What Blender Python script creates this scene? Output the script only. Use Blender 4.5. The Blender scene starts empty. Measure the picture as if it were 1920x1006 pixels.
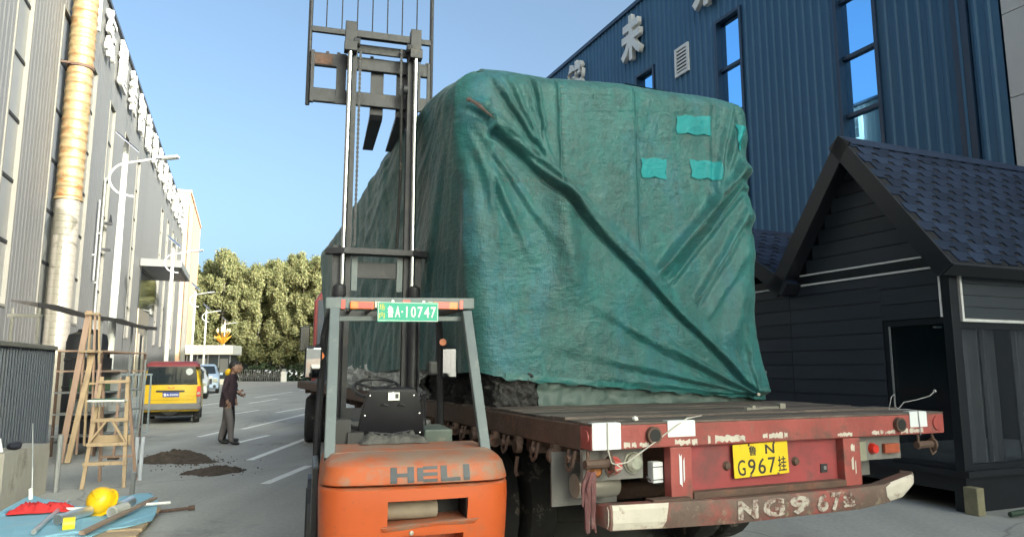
import bpy, bmesh, math, random
import numpy as np
from mathutils import Vector, Matrix, noise as mnoise
random.seed(7); np.random.seed(7)
R = math.radians
C = bpy.context.scene.collection
scene = bpy.context.scene

# ------------------------------------------------------------------ camera, light, exposure
cam_d = bpy.data.cameras.new('camera'); cam = bpy.data.objects.new('camera', cam_d); C.objects.link(cam)
cam_d.sensor_width = 36; cam_d.lens = 36 * 1320 / 1920; cam_d.clip_end = 2000; cam_d.clip_start = .05
PITCH = math.atan(187 / 1320)
cam.location = (0, 0, 1.62); cam.rotation_euler = (math.pi / 2 + PITCH, 0, 0)
scene.camera = cam
SUN_EL, SUN_OFF = R(17), R(26)          # low sun behind the camera, right of the lane
LANE = R(22)
# direction towards the sun: backwards along the lane, turned to the right
back = Vector((math.sin(LANE), -math.cos(LANE), 0)); side = Vector((math.cos(LANE), math.sin(LANE), 0))
sdir = (back * math.cos(SUN_OFF) + side * math.sin(SUN_OFF)) * math.cos(SUN_EL) + Vector((0, 0, math.sin(SUN_EL)))
world = bpy.data.worlds.new('World'); scene.world = world; world.use_nodes = True
wn = world.node_tree.nodes; wl = world.node_tree.links
sky = wn.new('ShaderNodeTexSky'); sky.sky_type = 'NISHITA'; sky.sun_disc = False
sky.sun_elevation = SUN_EL; sky.sun_rotation = math.atan2(sdir.x, sdir.y)
sky.air_density = .42; sky.dust_density = 7.5; sky.ozone_density = 1.4
bg = wn['Background']; bg.inputs['Strength'].default_value = .15
wb = wn.new('ShaderNodeMix'); wb.data_type = 'RGBA'; wb.blend_type = 'MULTIPLY'; wb.inputs['Factor'].default_value = 1
wb.inputs['B'].default_value = (.91, 1.03, .905, 1)          # the camera's white balance
wl.new(sky.outputs[0], wb.inputs['A']); wl.new(wb.outputs['Result'], bg.inputs[0])
sun_d = bpy.data.lights.new('sun', 'SUN'); sun_d.energy = 2.0; sun_d.angle = R(.5); sun_d.color = (1, .95, .88)
sun = bpy.data.objects.new('sun', sun_d); C.objects.link(sun)
sun.rotation_euler = sdir.to_track_quat('Z', 'Y').to_euler()
scene.view_settings.view_transform = 'Standard'; scene.view_settings.look = 'None'
scene.view_settings.gamma = 1; scene.view_settings.use_curve_mapping = False
scene.view_settings.exposure = 2.05

# ------------------------------------------------------------------ helpers
def yawf(a): return Vector((math.cos(a), math.sin(a), 0)), Vector((-math.sin(a), math.cos(a), 0))
_c, _s = math.cos(PITCH), math.sin(PITCH)
def at(u, v, Y):                       # the point seen in direction (u, v) at distance Y from the camera
    x = (u - 960) / 1320; y = (503 - v) / 1320
    d = (x, _c - _s * y, _s + _c * y); t = Y / d[1]
    return Vector((d[0] * t, Y, 1.62 + d[2] * t))
def ground_at(u, v, z=0.0):
    x = (u - 960) / 1320; y = (503 - v) / 1320
    d = (x, _c - _s * y, _s + _c * y); t = (z - 1.62) / d[2]
    return Vector((d[0] * t, d[1] * t, z))

def thing(name, label, cat, loc=(0, 0, 0), rz=0, group=None):
    o = bpy.data.objects.new(name, None); C.objects.link(o); o.empty_display_size = .2
    o.location = loc; o.rotation_euler = (0, 0, rz); o['label'] = label; o['category'] = cat
    if group: o['group'] = group
    return o
def tag(o, label, cat, group=None):
    o['label'] = label; o['category'] = cat
    if group: o['group'] = group
    return o
def link(name, me, m=None, parent=None, loc=None, rot=None):
    o = bpy.data.objects.new(name, me); C.objects.link(o)
    if m is not None and len(me.materials) == 0: me.materials.append(m)
    if parent: o.parent = parent
    if loc is not None: o.location = loc
    if rot is not None: o.rotation_euler = rot
    return o
def kids(o): return [c for c in bpy.data.objects if c.parent == o]
def copy_tree(o, parent=None, table=None):
    c = o.copy(); C.objects.link(c)
    if parent: c.parent = parent
    for ch in kids(o): copy_tree(ch, c)
    return c

class MB:
    def __init__(s): s.bm = bmesh.new()
    def box(s, c, d, rot=None, taper=None):
        mt = Matrix.Translation(c)
        if rot is not None: mt = mt @ (rot if isinstance(rot, Matrix) else Matrix.Rotation(rot[2], 4, 'Z') @ Matrix.Rotation(rot[1], 4, 'Y') @ Matrix.Rotation(rot[0], 4, 'X'))
        r = bmesh.ops.create_cube(s.bm, size=1)
        for v in r['verts']:
            k = 1
            if taper and v.co.z > 0: k = taper
            v.co = mt @ Vector((v.co.x * d[0] * k, v.co.y * d[1] * k, v.co.z * d[2]))
        return s
    def b2(s, a, b):                    # box from min corner to max corner
        return s.box([(a[i] + b[i]) / 2 for i in range(3)], [abs(b[i] - a[i]) for i in range(3)])
    def beam(s, p, q, w, h, up=(0, 0, 1)):
        p = Vector(p); q = Vector(q); d = (q - p); L = d.length; d.normalize()
        up = Vector(up)
        if abs(d.dot(up)) > .98: up = Vector((0, 1, 0))
        sx = d.cross(up).normalized(); uz = sx.cross(d).normalized()
        m = Matrix((sx, d, uz)).transposed().to_4x4(); m.translation = (p + q) / 2
        r = bmesh.ops.create_cube(s.bm, size=1)
        for v in r['verts']: v.co = m @ Vector((v.co.x * w, v.co.y * L, v.co.z * h))
        return s
    def tube(s, pts, r, seg=8, close=False, cap=True):
        pts = [Vector(p) for p in pts]; n = len(pts); rings = []
        rr = r if isinstance(r, (list, tuple)) else [r] * n
        prev = None
        for i in range(n):
            if i == 0: d = pts[1] - pts[0]
            elif i == n - 1: d = pts[-1] - pts[-2]
            else: d = (pts[i + 1] - pts[i]).normalized() + (pts[i] - pts[i - 1]).normalized()
            if d.length < 1e-9: d = Vector((0, 0, 1))
            d.normalize()
            if prev is None:
                a = Vector((0, 0, 1)) if abs(d.z) < .9 else Vector((1, 0, 0))
                x = d.cross(a).normalized()
            else:
                x = (prev - d * prev.dot(d))
                x = x.normalized() if x.length > 1e-6 else d.orthogonal().normalized()
            prev = x; y = d.cross(x)
            rings.append([s.bm.verts.new(pts[i] + (x * math.cos(t) + y * math.sin(t)) * rr[i]) for t in [2 * math.pi * k / seg for k in range(seg)]])
        for i in range(n - 1):
            for k in range(seg):
                s.bm.faces.new((rings[i][k], rings[i][(k + 1) % seg], rings[i + 1][(k + 1) % seg], rings[i + 1][k]))
        if cap:
            try:
                s.bm.faces.new(rings[0][::-1]); s.bm.faces.new(rings[-1])
            except ValueError: pass
        return s
    def lathe(s, prof, c=(0, 0, 0), axis='Z', seg=20):
        c = Vector(c); rings = []
        for (r, h) in prof:
            ring = []
            for k in range(seg):
                t = 2 * math.pi * k / seg; a, b = r * math.cos(t), r * math.sin(t)
                p = {'Z': (a, b, h), 'X': (h, a, b), 'Y': (b, h, a)}[axis]
                ring.append(s.bm.verts.new(c + Vector(p)))
            rings.append(ring)
        for i in range(len(rings) - 1):
            for k in range(seg):
                s.bm.faces.new((rings[i][k], rings[i][(k + 1) % seg], rings[i + 1][(k + 1) % seg], rings[i + 1][k]))
        for rg, rv in ((rings[0], True), (rings[-1], False)):
            try: s.bm.faces.new(rg[::-1] if rv else rg)
            except ValueError: pass
        return s
    def prism(s, poly, x0, x1, axis='X'):   # poly of 2D points extruded along the axis
        def P(a, b, h): return {'X': (h, a, b), 'Y': (a, h, b), 'Z': (a, b, h)}[axis]
        A = [s.bm.verts.new(P(a, b, x0)) for a, b in poly]; B = [s.bm.verts.new(P(a, b, x1)) for a, b in poly]
        n = len(poly)
        s.bm.faces.new(A); s.bm.faces.new(B[::-1])
        for i in range(n): s.bm.faces.new((A[i], B[i], B[(i + 1) % n], A[(i + 1) % n]))
        return s
    def loft(s, secs, cap=True):
        rings = [[s.bm.verts.new(p) for p in sec] for sec in secs]
        n = len(rings[0])
        for i in range(len(rings) - 1):
            for k in range(n): s.bm.faces.new((rings[i][k], rings[i][(k + 1) % n], rings[i + 1][(k + 1) % n], rings[i + 1][k]))
        if cap:
            s.bm.faces.new(rings[0][::-1]); s.bm.faces.new(rings[-1])
        return s
    def quad(s, *p): s.bm.faces.new([s.bm.verts.new(q) for q in p]); return s
    def sphere(s, c, r, sc=(1, 1, 1), sub=2):
        q = bmesh.ops.create_icosphere(s.bm, subdivisions=sub, radius=r)
        for v in q['verts']: v.co = Vector((v.co.x * sc[0], v.co.y * sc[1], v.co.z * sc[2])) + Vector(c)
        return s
    def jitter(s, a):
        for v in s.bm.verts: v.co += Vector((random.uniform(-a, a), random.uniform(-a, a), random.uniform(-a, a)))
        return s
    def mesh(s, name, smooth=False, bevel=0, seg=2):
        bmesh.ops.recalc_face_normals(s.bm, faces=s.bm.faces)
        if bevel:
            es = [e for e in s.bm.edges if len(e.link_faces) == 2 and e.calc_face_angle(0) > .6]
            bmesh.ops.bevel(s.bm, geom=es, offset=bevel, segments=seg, affect='EDGES', profile=.6, clamp_overlap=True)
        me = bpy.data.meshes.new(name)
        s.bm.to_mesh(me); s.bm.free()
        if smooth:
            for p in me.polygons: p.use_smooth = True
            me.set_sharp_from_angle(angle=R(38))
        return me
    def build(s, name, m, parent=None, smooth=False, bevel=0, loc=None, rot=None, seg=2):
        return link(name, s.mesh(name, smooth, bevel, seg), m, parent, loc, rot)

def evaluated(o):                        # bake modifiers of o into its mesh
    dg = bpy.context.evaluated_depsgraph_get(); dg.update()
    me = bpy.data.meshes.new_from_object(o.evaluated_get(dg)); o.modifiers.clear(); o.data = me
    return o
def text_mesh(t, size=1, extrude=.005, bold=0, sx=1, shear=0):
    cu = bpy.data.curves.new('letters', 'FONT'); cu.body = t; cu.size = size; cu.extrude = extrude; cu.offset = bold
    cu.align_x = 'CENTER'; cu.align_y = 'CENTER'; cu.shear = shear; cu.resolution_u = 3
    o = bpy.data.objects.new('letters', cu); C.objects.link(o)
    dg = bpy.context.evaluated_depsgraph_get(); dg.update()
    me = bpy.data.meshes.new_from_object(o.evaluated_get(dg))
    bpy.data.objects.remove(o); bpy.data.curves.remove(cu)
    n = len(me.vertices)
    if n:
        co = np.empty(n * 3); me.vertices.foreach_get('co', co); co = co.reshape(-1, 3)
        co[:, 0] -= (co[:, 0].min() + co[:, 0].max()) / 2; co[:, 1] -= (co[:, 1].min() + co[:, 1].max()) / 2
        co[:, 0] *= sx; me.vertices.foreach_set('co', co.ravel())
    me.materials.clear()
    return me
def fit(me, w, h):                       # scale a text mesh to width w, height h
    n = len(me.vertices); co = np.empty(n * 3); me.vertices.foreach_get('co', co); co = co.reshape(-1, 3)
    co[:, 0] *= w / max(1e-6, np.ptp(co[:, 0])); co[:, 1] *= h / max(1e-6, np.ptp(co[:, 1])); me.vertices.foreach_set('co', co.ravel())
    return me
def facing(right, loc):                  # matrix of a sheet whose text runs along 'right', upright
    r = Vector(right).normalized(); u = Vector((0, 0, 1)); n = r.cross(u)
    m = Matrix((r, u, n)).transposed().to_4x4(); m.translation = loc
    return m

# ------------------------------------------------------------------ materials
def mat(name, col, rough=.6, metal=0, var=.12, vs=5, dirt=None, bump=None, stretch=(1, 1, 1), spec=.5, dirt2=None, coat=0):
    m = bpy.data.materials.new(name); m.use_nodes = True
    nt = m.node_tree; N = nt.nodes; L = nt.links; b = N['Principled BSDF']
    b.inputs['Roughness'].default_value = rough; b.inputs['Metallic'].default_value = metal
    b.inputs['Specular IOR Level'].default_value = spec
    if coat: b.inputs['Coat Weight'].default_value = coat; b.inputs['Coat Roughness'].default_value = .15
    tc = N.new('ShaderNodeTexCoord'); mp = N.new('ShaderNodeMapping'); mp.inputs['Scale'].default_value = stretch
    L.new(tc.outputs['Object'], mp.inputs[0])
    def nz(scale, detail=6, rgh=.6):
        n = N.new('ShaderNodeTexNoise'); n.inputs['Scale'].default_value = scale; n.inputs['Detail'].default_value = detail; n.inputs['Roughness'].default_value = rgh
        L.new(mp.outputs[0], n.inputs['Vector']); return n
    n1 = nz(vs)
    rp = N.new('ShaderNodeMapRange'); rp.inputs[1].default_value = .25; rp.inputs[2].default_value = .75; rp.inputs[3].default_value = 1 - var; rp.inputs[4].default_value = 1 + var
    L.new(n1.outputs[0], rp.inputs[0])
    mul = N.new('ShaderNodeVectorMath'); mul.operation = 'SCALE'; mul.inputs[0].default_value = col[:3]
    L.new(rp.outputs[0], mul.inputs['Scale']); out = mul.outputs[0]
    for d in (dirt, dirt2):
        if d:                             # (colour, amount 0..1, scale)
            nd = nz(d[2], 8, .7); cr = N.new('ShaderNodeMapRange'); lo = .72 - .45 * d[1]
            cr.inputs[1].default_value = lo; cr.inputs[2].default_value = lo + .14
            L.new(nd.outputs[0], cr.inputs[0])
            mx = N.new('ShaderNodeMix'); mx.data_type = 'RGBA'; mx.inputs['B'].default_value = (*d[0], 1)
            L.new(cr.outputs[0], mx.inputs['Factor']); L.new(out, mx.inputs['A']); out = mx.outputs['Result']
    L.new(out, b.inputs['Base Color'])
    if bump:
        nb = nz(bump[0], 5); bp = N.new('ShaderNodeBump'); bp.inputs['Strength'].default_value = bump[1]; bp.inputs['Distance'].default_value = bump[2] if len(bump) > 2 else .01
        L.new(nb.outputs[0], bp.inputs['Height']); L.new(bp.outputs[0], b.inputs['Normal'])
        rr = N.new('ShaderNodeMapRange'); rr.inputs[3].default_value = max(0, rough - .12); rr.inputs[4].default_value = min(1, rough + .12)
        L.new(nb.outputs[0], rr.inputs[0]); L.new(rr.outputs[0], b.inputs['Roughness'])
    return m
DUST = (.27, .23, .19); RUST = (.12, .045, .02); GRIME = (.03, .027, .025)
m_asphalt = mat('asphalt', (.345, .342, .328), .85, 0, .14, .35, (( .23, .226, .22), .34, .5), (60, .5, .01), dirt2=((.40, .39, .38), .3, .12))
m_paint = mat('road_paint', (.80, .80, .78), .8, 0, .15, 6, ((.40, .40, .39), .36, 4))
m_cladL = mat('pale_cladding', (.135, .135, .137), .5, .0, .06, .5, ((.12, .118, .115), .4, .7), None, (1, 1, .12))
m_trimcream = mat('cream_trim', (.175, .168, .15), .6, 0, .08, 2)
m_letter = mat('letter_white', (.62, .61, .58), .5, 0, .08, 2, ((.4, .38, .34), .3, 2))
m_cladR = mat('blue_cladding', (.037, .108, .195), .5, .0, .10, .4, ((.046, .114, .19), .4, .6), None, (1, 1, .12), spec=.3)
m_navy = mat('navy_trim', (.012, .030, .062), .4, 0, .1, 2)
m_dark = mat('dark_void', (.012, .012, .013), .7, 0, .1, 2)  # near-black for openings, recesses and undersides, their shade put into the colour
m_palepanel = mat('pale_panel', (.44, .43, .42), .6, 0, .05, .5)
m_black = mat('black_paint', (.022, .023, .027), .42, .2, .2, 8, (DUST, .18, 5), (30, .15, .004))
m_mast = mat('mast_steel', (.030, .031, .037), .5, .2, .25, 6, ((.06, .053, .048), .35, 4), (25, .3, .006), dirt2=(RUST, .12, 7))
m_guard = mat('guard_grey', (.105, .13, .14), .45, .1, .12, 6, ((.20, .195, .18), .35, 6), (30, .2, .004))
m_chrome = mat('chrome_rod', (.55, .55, .55), .2, 1, .05, 3)
m_orange = mat('orange_paint', (.44, .078, .016), .42, 0, .10, 3, ((.34, .10, .045), .32, 3.5), (40, .12, .004), dirt2=((.09, .065, .05), .25, 30))
m_orangedust = mat('dusty_orange', (.40, .085, .022), .62, 0, .12, 4, ((.25, .15, .105), .58, 5), (40, .25, .004))
m_heli = mat('letter_grey', (.028, .036, .05), .5, 0, .3, 15, ((.25, .09, .04), .16, 25))
m_rubber = mat('tyre_rubber', (.02, .02, .021), .85, 0, .2, 6, (DUST, .3, 5), (30, .5, .01))
m_seat = mat('black_vinyl', (.012, .012, .016), .5, 0, .2, 8, None, (50, .1, .003), spec=.25)
m_platewhite = mat('white_print', (.75, .75, .72), .5, 0, .08, 10)
m_plategreen = mat('plate_green', (.0, .32, .21), .42, 0, .06, 10)
m_plategold = mat('plate_gold', (.55, .50, .08), .5, 0, .1, 10)
m_plateyellow = mat('plate_yellow', (.70, .50, .015), .5, 0, .1, 8, ((.45, .33, .05), .25, 12))
m_plateblue = mat('plate_blue', (.03, .06, .30), .45, 0, .1, 8)
m_ink = mat('plate_ink', (.03, .03, .035), .55, 0, .2, 15)
m_mirror = mat('mirror_glass', (.85, .86, .87), .04, 1, .02, 1)
m_amber = mat('amber_lens', (.75, .16, .01), .3, 0, .15, 20, spec=.7)
m_redlens = mat('red_lens', (.55, .03, .02), .28, 0, .15, 20, spec=.7)
m_clearlens = mat('clear_lens', (.42, .43, .36), .2, .3, .3, 30, spec=.8)
m_redsteel = mat('red_steel', (.29, .066, .058), .62, 0, .30, 2.5, ((.125, .068, .055), .46, 3.2), (30, .5, .008), dirt2=((.17, .115, .095), .34, 6))
m_redpaint = mat('red_panel', (.30, .056, .060), .5, 0, .2, 2, ((.17, .055, .055), .48, 2.5), (25, .25, .005), dirt2=((.10, .075, .068), .30, 4))
m_rustbrown = mat('rusty_steel', (.10, .062, .048), .75, .1, .3, 5, ((.17, .08, .055), .40, 6), (25, .6, .01))
m_chipped = mat('chipped_white', (.52, .48, .42), .65, 0, .18, 6, ((.17, .075, .055), .36, 9), (30, .3, .005), dirt2=((.25, .21, .17), .25, 4))
m_paper = mat('white_sheet', (.66, .69, .72), .55, 0, .06, 6)
m_flap = mat('grey_flap', (.16, .155, .15), .7, 0, .2, 4, ((.24, .22, .2), .35, 5))
m_alu = mat('bare_aluminium', (.36, .34, .30), .45, .6, .12, 4, ((.3, .26, .2), .3, 5))
m_deck = mat('deck_board', (.085, .066, .058), .62, 0, .35, 3, ((.20, .15, .125), .42, 4), (20, .6, .01), (.35, 2.2, 1), dirt2=((.03, .027, .03), .35, 3))
m_net = mat('black_shade_net', (.022, .021, .023), .8, 0, .4, 30, ((.07, .065, .066), .35, 14), (50, .8, .02))
m_underwrap = mat('grey_green_sheet', (.060, .095, .088), .6, 0, .25, 3, ((.15, .15, .13), .3, 2.5), (12, .6, .02), dirt2=((.02, .03, .03), .3, 3))
m_plastic = mat('clear_wrap', (.50, .51, .50), .14, 0, .4, 9, ((.05, .06, .06), .45, 6), (9, 1.0, .06), spec=1)
m_cabred = mat('truck_red', (.20, .022, .024), .4, 0, .15, 3, ((.09, .04, .035), .35, 2))
m_cabback = mat('cab_back', (.05, .062, .085), .5, .1, .2, 3, ((.09, .085, .09), .3, 3))
m_glassdark = mat('dark_glass', (.02, .026, .032), .05, 0, .1, 2, spec=1)
m_mirrorglass = mat('coated_glass', (.27, .60, .95), .02, 1, .02, .5)
m_paneL = mat('pale_pane', (.17, .17, .165), .3, .0, .15, .7, spec=.4)
m_duct = mat('galvanised_duct', (.36, .33, .29), .5, .35, .08, 1.5, ((.30, .25, .19), .3, 1.2), (6, .1, .01), (1, 1, .4))
m_ductrust = mat('rust_duct', (.36, .27, .15), .48, .35, .2, 2, ((.30, .14, .055), .50, 2.2), (6, .1, .01), (1, 1, 3))
m_polewhite = mat('pole_white', (.80, .80, .78), .4, 0, .04, 2)
m_lampgrey = mat('lamp_grey', (.42, .44, .5), .45, .2, .1, 3)
m_solar = mat('solar_cell', (.03, .035, .06), .2, 0, .1, 3)
m_wood = mat('raw_wood', (.40, .29, .185), .75, 0, .22, 3, ((.27, .20, .14), .40, 5), (40, .3, .004), (1, 1, .2))
m_woodred = mat('pinkish_wood', (.36, .24, .185), .75, 0, .2, 3, ((.28, .18, .13), .35, 5), (40, .3, .004), (1, 1, .2))
m_shed = mat('shed_blue_grey', (.060, .072, .095), .45, .1, .1, 1.5, ((.08, .088, .10), .35, 1.5), None, (1, 1, .3))
m_concrete = mat('cast_concrete', (.33, .31, .28), .85, 0, .18, 2.5, ((.21, .19, .165), .4, 3), (30, .6, .01), (1, 1, .5))
m_steelpost = mat('grey_post', (.30, .31, .32), .5, .5, .15, 4)
m_bluesheet = mat('blue_foam_sheet', (.215, .43, .56), .7, 0, .08, 3, ((.30, .42, .50), .35, 4), (8, .3, .02))
m_redcloth = mat('red_cloth', (.50, .025, .028), .85, 0, .2, 8)
m_helmet = mat('yellow_plastic', (.80, .48, .01), .35, 0, .06, 5, ((.5, .34, .06), .2, 8))
m_tape = mat('yellow_tape', (.75, .62, .03), .4, 0, .06, 5)
m_dirt = mat('dark_soil', (.062, .046, .036), .95, 0, .45, 6, ((.12, .095, .075), .35, 8), (25, 1, .03))
m_vany = mat('van_yellow', (.62, .40, .012), .32, 0, .10, 2, ((.45, .27, .02), .2, 3), coat=.4)
m_vanroof = mat('van_burgundy', (.20, .035, .04), .4, 0, .1, 2)
m_vangrey = mat('bumper_grey', (.16, .155, .16), .6, 0, .12, 3)
m_carwhite = mat('car_white', (.68, .69, .70), .3, 0, .05, 2, coat=.4)
m_carblue = mat('car_paleblue', (.40, .50, .66), .3, 0, .05, 2, coat=.4)
m_gate = mat('gate_steel', (.23, .23, .24), .4, .6, .15, 4)
m_booth = mat('booth_white', (.72, .69, .62), .5, 0, .05, 1.5)
m_boothdark = mat('booth_dark', (.045, .055, .065), .2, .2, .15, 1, spec=.8)
m_gold = mat('golden_resin', (.85, .46, .06), .45, 0, .1, 3)
m_peach = mat('peach_render', (.62, .40, .27), .8, 0, .06, .4)
m_siding = mat('charcoal_siding', (.022, .028, .040), .5, 0, .14, 2, ((.030, .037, .050), .35, 3), (20, .1, .004), (1, .25, 1))
m_fascia = mat('black_fascia', (.012, .014, .019), .38, 0, .15, 3)
m_slate = mat('slate_siding', (.038, .047, .058), .5, 0, .1, 3)  # slate-coloured boards of the cabin's front
m_bead = mat('white_bead', (.78, .78, .78), .5, 0, .05, 5)
m_shingle = mat('blue_shingle', (.020, .032, .064), .9, 0, .28, 20, ((.014, .022, .045), .4, 4), (120, .7, .004), spec=.2)
m_shingledark = mat('shingle_base', (.008, .009, .014), .9, 0, .2, 20)
m_curtain = mat('grey_curtain', (.085, .080, .082), .9, 0, .12, 4)
m_bark = mat('poplar_bark', (.20, .18, .15), .9, 0, .3, 3)
m_whitewash = mat('limewash', (.70, .69, .64), .9, 0, .1, 3)
m_skin = mat('skin', (.30, .175, .125), .55, 0, .06, 9)
m_hair = mat('black_hair', (.012, .011, .011), .6, 0, .2, 20)
m_plum = mat('plum_jacket', (.040, .022, .030), .9, 0, .15, 5, None, (14, .5, .02))
m_greytr = mat('grey_trousers', (.135, .120, .122), .9, 0, .12, 5, None, (10, .5, .02))
m_navycloth = mat('navy_uniform', (.012, .013, .024), .9, 0, .15, 5, None, (14, .5, .02))
m_blacktr = mat('black_trousers', (.014, .014, .016), .9, 0, .15, 5)
m_shoe = mat('black_shoe', (.012, .011, .011), .5, 0, .1, 5)
m_hedge = mat('hedge_green', (.030, .055, .020), .9, 0, .5, 2)
m_rope = mat('grey_rope', (.42, .40, .36), .8, 0, .1, 20)
m_rag = mat('faded_rag', (.15, .065, .068), .95, 0, .35, 15, ((.20, .165, .16), .35, 20))
m_darkroof = mat('dark_sheet_roof', (.055, .050, .050), .6, .1, .25, 2, ((.12, .09, .08), .3, 3))
m_tank = mat('black_tank', (.018, .020, .024), .45, 0, .1, 2)
m_greytarp = mat('grey_tarp', (.19, .20, .20), .6, 0, .2, 4, None, (8, .6, .03))

for m_ in (m_cladL, m_cladR, m_siding, m_shingle, m_deck):
    nt = m_.node_tree; b_ = nt.nodes['Principled BSDF']; src_ = b_.inputs['Base Color'].links[0].from_socket
    oi = nt.nodes.new('ShaderNodeObjectInfo'); mr_ = nt.nodes.new('ShaderNodeMapRange'); k_ = {'pale_cladding': .04, 'blue_cladding': .09, 'charcoal_siding': .16, 'blue_shingle': .30, 'deck_board': .35}[m_.name]
    mr_.inputs[3].default_value = 1 - k_; mr_.inputs[4].default_value = 1 + k_; nt.links.new(oi.outputs['Random'], mr_.inputs[0])
    vm_ = nt.nodes.new('ShaderNodeVectorMath'); vm_.operation = 'SCALE'; nt.links.new(src_, vm_.inputs[0]); nt.links.new(mr_.outputs[0], vm_.inputs['Scale']); nt.links.new(vm_.outputs[0], b_.inputs['Base Color'])
for m_, dc_, lo_ in ((m_orange, (.27, .17, .12), .45), (m_orangedust, (.25, .18, .14), .35), (m_redsteel, (.16, .12, .10), .5), (m_black, (.10, .09, .08), .6)):
    nt = m_.node_tree; N = nt.nodes; L = nt.links; b_ = N['Principled BSDF']; src_ = b_.inputs['Base Color'].links[0].from_socket
    ge_ = N.new('ShaderNodeNewGeometry'); sp_ = N.new('ShaderNodeSeparateXYZ'); L.new(ge_.outputs['True Normal'], sp_.inputs[0])
    mr_ = N.new('ShaderNodeMapRange'); mr_.inputs[1].default_value = lo_; mr_.inputs[2].default_value = 1.0; mr_.inputs[4].default_value = .85; L.new(sp_.outputs['Z'], mr_.inputs[0])
    tcx = N.new('ShaderNodeTexCoord'); nzx = N.new('ShaderNodeTexNoise'); nzx.inputs['Scale'].default_value = 7; nzx.inputs['Detail'].default_value = 7; L.new(tcx.outputs['Object'], nzx.inputs[0])
    mm_ = N.new('ShaderNodeMath'); mm_.operation = 'MULTIPLY'; m3_ = N.new('ShaderNodeMapRange'); m3_.inputs[1].default_value = .30; m3_.inputs[2].default_value = .6; L.new(nzx.outputs[0], m3_.inputs[0]); L.new(mr_.outputs[0], mm_.inputs[0]); L.new(m3_.outputs[0], mm_.inputs[1])
    mx_ = N.new('ShaderNodeMix'); mx_.data_type = 'RGBA'; mx_.inputs['B'].default_value = (*dc_, 1); L.new(mm_.outputs[0], mx_.inputs['Factor']); L.new(src_, mx_.inputs['A']); L.new(mx_.outputs['Result'], b_.inputs['Base Color'])
# cracks, seams and wheel-worn streaks in the paving
nt = m_asphalt.node_tree; N = nt.nodes; L = nt.links; b_ = N['Principled BSDF']; src_ = b_.inputs['Base Color'].links[0].from_socket
tc_ = N.new('ShaderNodeTexCoord'); mp_ = N.new('ShaderNodeMapping'); mp_.inputs['Rotation'].default_value = (0, 0, -R(8)); L.new(tc_.outputs['Object'], mp_.inputs[0])
nz_ = N.new('ShaderNodeTexNoise'); nz_.inputs['Scale'].default_value = .8; nz_.inputs['Detail'].default_value = 6; L.new(tc_.outputs['Object'], nz_.inputs[0])
ad_ = N.new('ShaderNodeVectorMath'); ad_.operation = 'ADD'; L.new(mp_.outputs[0], ad_.inputs[0]); L.new(nz_.outputs['Color'], ad_.inputs[1])
vo_ = N.new('ShaderNodeTexVoronoi'); vo_.feature = 'DISTANCE_TO_EDGE'; vo_.inputs['Scale'].default_value = .22; L.new(ad_.outputs[0], vo_.inputs['Vector'])
cr_ = N.new('ShaderNodeMapRange'); cr_.inputs[1].default_value = .0; cr_.inputs[2].default_value = .006; cr_.inputs[3].default_value = .62; cr_.inputs[4].default_value = 1; L.new(vo_.outputs['Distance'], cr_.inputs[0])
mp2 = N.new('ShaderNodeMapping'); mp2.inputs['Rotation'].default_value = (0, 0, -R(21)); mp2.inputs['Scale'].default_value = (1.3, .05, 1); L.new(tc_.outputs['Object'], mp2.inputs[0])
ns_ = N.new('ShaderNodeTexNoise'); ns_.inputs['Scale'].default_value = 1; ns_.inputs['Detail'].default_value = 5; L.new(mp2.outputs[0], ns_.inputs[0])
sr_ = N.new('ShaderNodeMapRange'); sr_.inputs[1].default_value = .3; sr_.inputs[2].default_value = .7; sr_.inputs[3].default_value = .86; sr_.inputs[4].default_value = 1.12; L.new(ns_.outputs[0], sr_.inputs[0])
ng_ = N.new('ShaderNodeTexNoise'); ng_.inputs['Scale'].default_value = 22; ng_.inputs['Detail'].default_value = 8; L.new(tc_.outputs['Object'], ng_.inputs[0])
sg_ = N.new('ShaderNodeMapRange'); sg_.inputs[1].default_value = .3; sg_.inputs[2].default_value = .7; sg_.inputs[3].default_value = .90; sg_.inputs[4].default_value = 1.10; L.new(ng_.outputs[0], sg_.inputs[0])
m1_ = N.new('ShaderNodeMath'); m1_.operation = 'MULTIPLY'; L.new(cr_.outputs[0], m1_.inputs[0]); L.new(sr_.outputs[0], m1_.inputs[1])
m2_ = N.new('ShaderNodeMath'); m2_.operation = 'MULTIPLY'; L.new(m1_.outputs[0], m2_.inputs[0]); L.new(sg_.outputs[0], m2_.inputs[1])
vm_ = N.new('ShaderNodeVectorMath'); vm_.operation = 'SCALE'; L.new(src_, vm_.inputs[0]); L.new(m2_.outputs[0], vm_.inputs['Scale']); L.new(vm_.outputs[0], b_.inputs['Base Color'])

def leaf_mat(name, cols):
    m = bpy.data.materials.new(name); m.use_nodes = True; nt = m.node_tree; N = nt.nodes; L = nt.links; b = N['Principled BSDF']
    g = N.new('ShaderNodeNewGeometry'); r = N.new('ShaderNodeValToRGB')
    r.color_ramp.elements[0].color = (*cols[0], 1); r.color_ramp.elements[1].color = (*cols[-1], 1)
    for i, c in enumerate(cols[1:-1]):
        e = r.color_ramp.elements.new((i + 1) / (len(cols) - 1)); e.color = (*c, 1)
    L.new(g.outputs['Random Per Island'], r.inputs[0]); L.new(r.outputs[0], b.inputs['Base Color'])
    b.inputs['Roughness'].default_value = .6
    tr = N.new('ShaderNodeBsdfTranslucent'); L.new(r.outputs[0], tr.inputs[0])
    mx = N.new('ShaderNodeMixShader'); mx.inputs[0].default_value = .4
    L.new(b.outputs[0], mx.inputs[1]); L.new(tr.outputs[0], mx.inputs[2]); L.new(mx.outputs[0], N['Material Output'].inputs[0])
    return m
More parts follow.
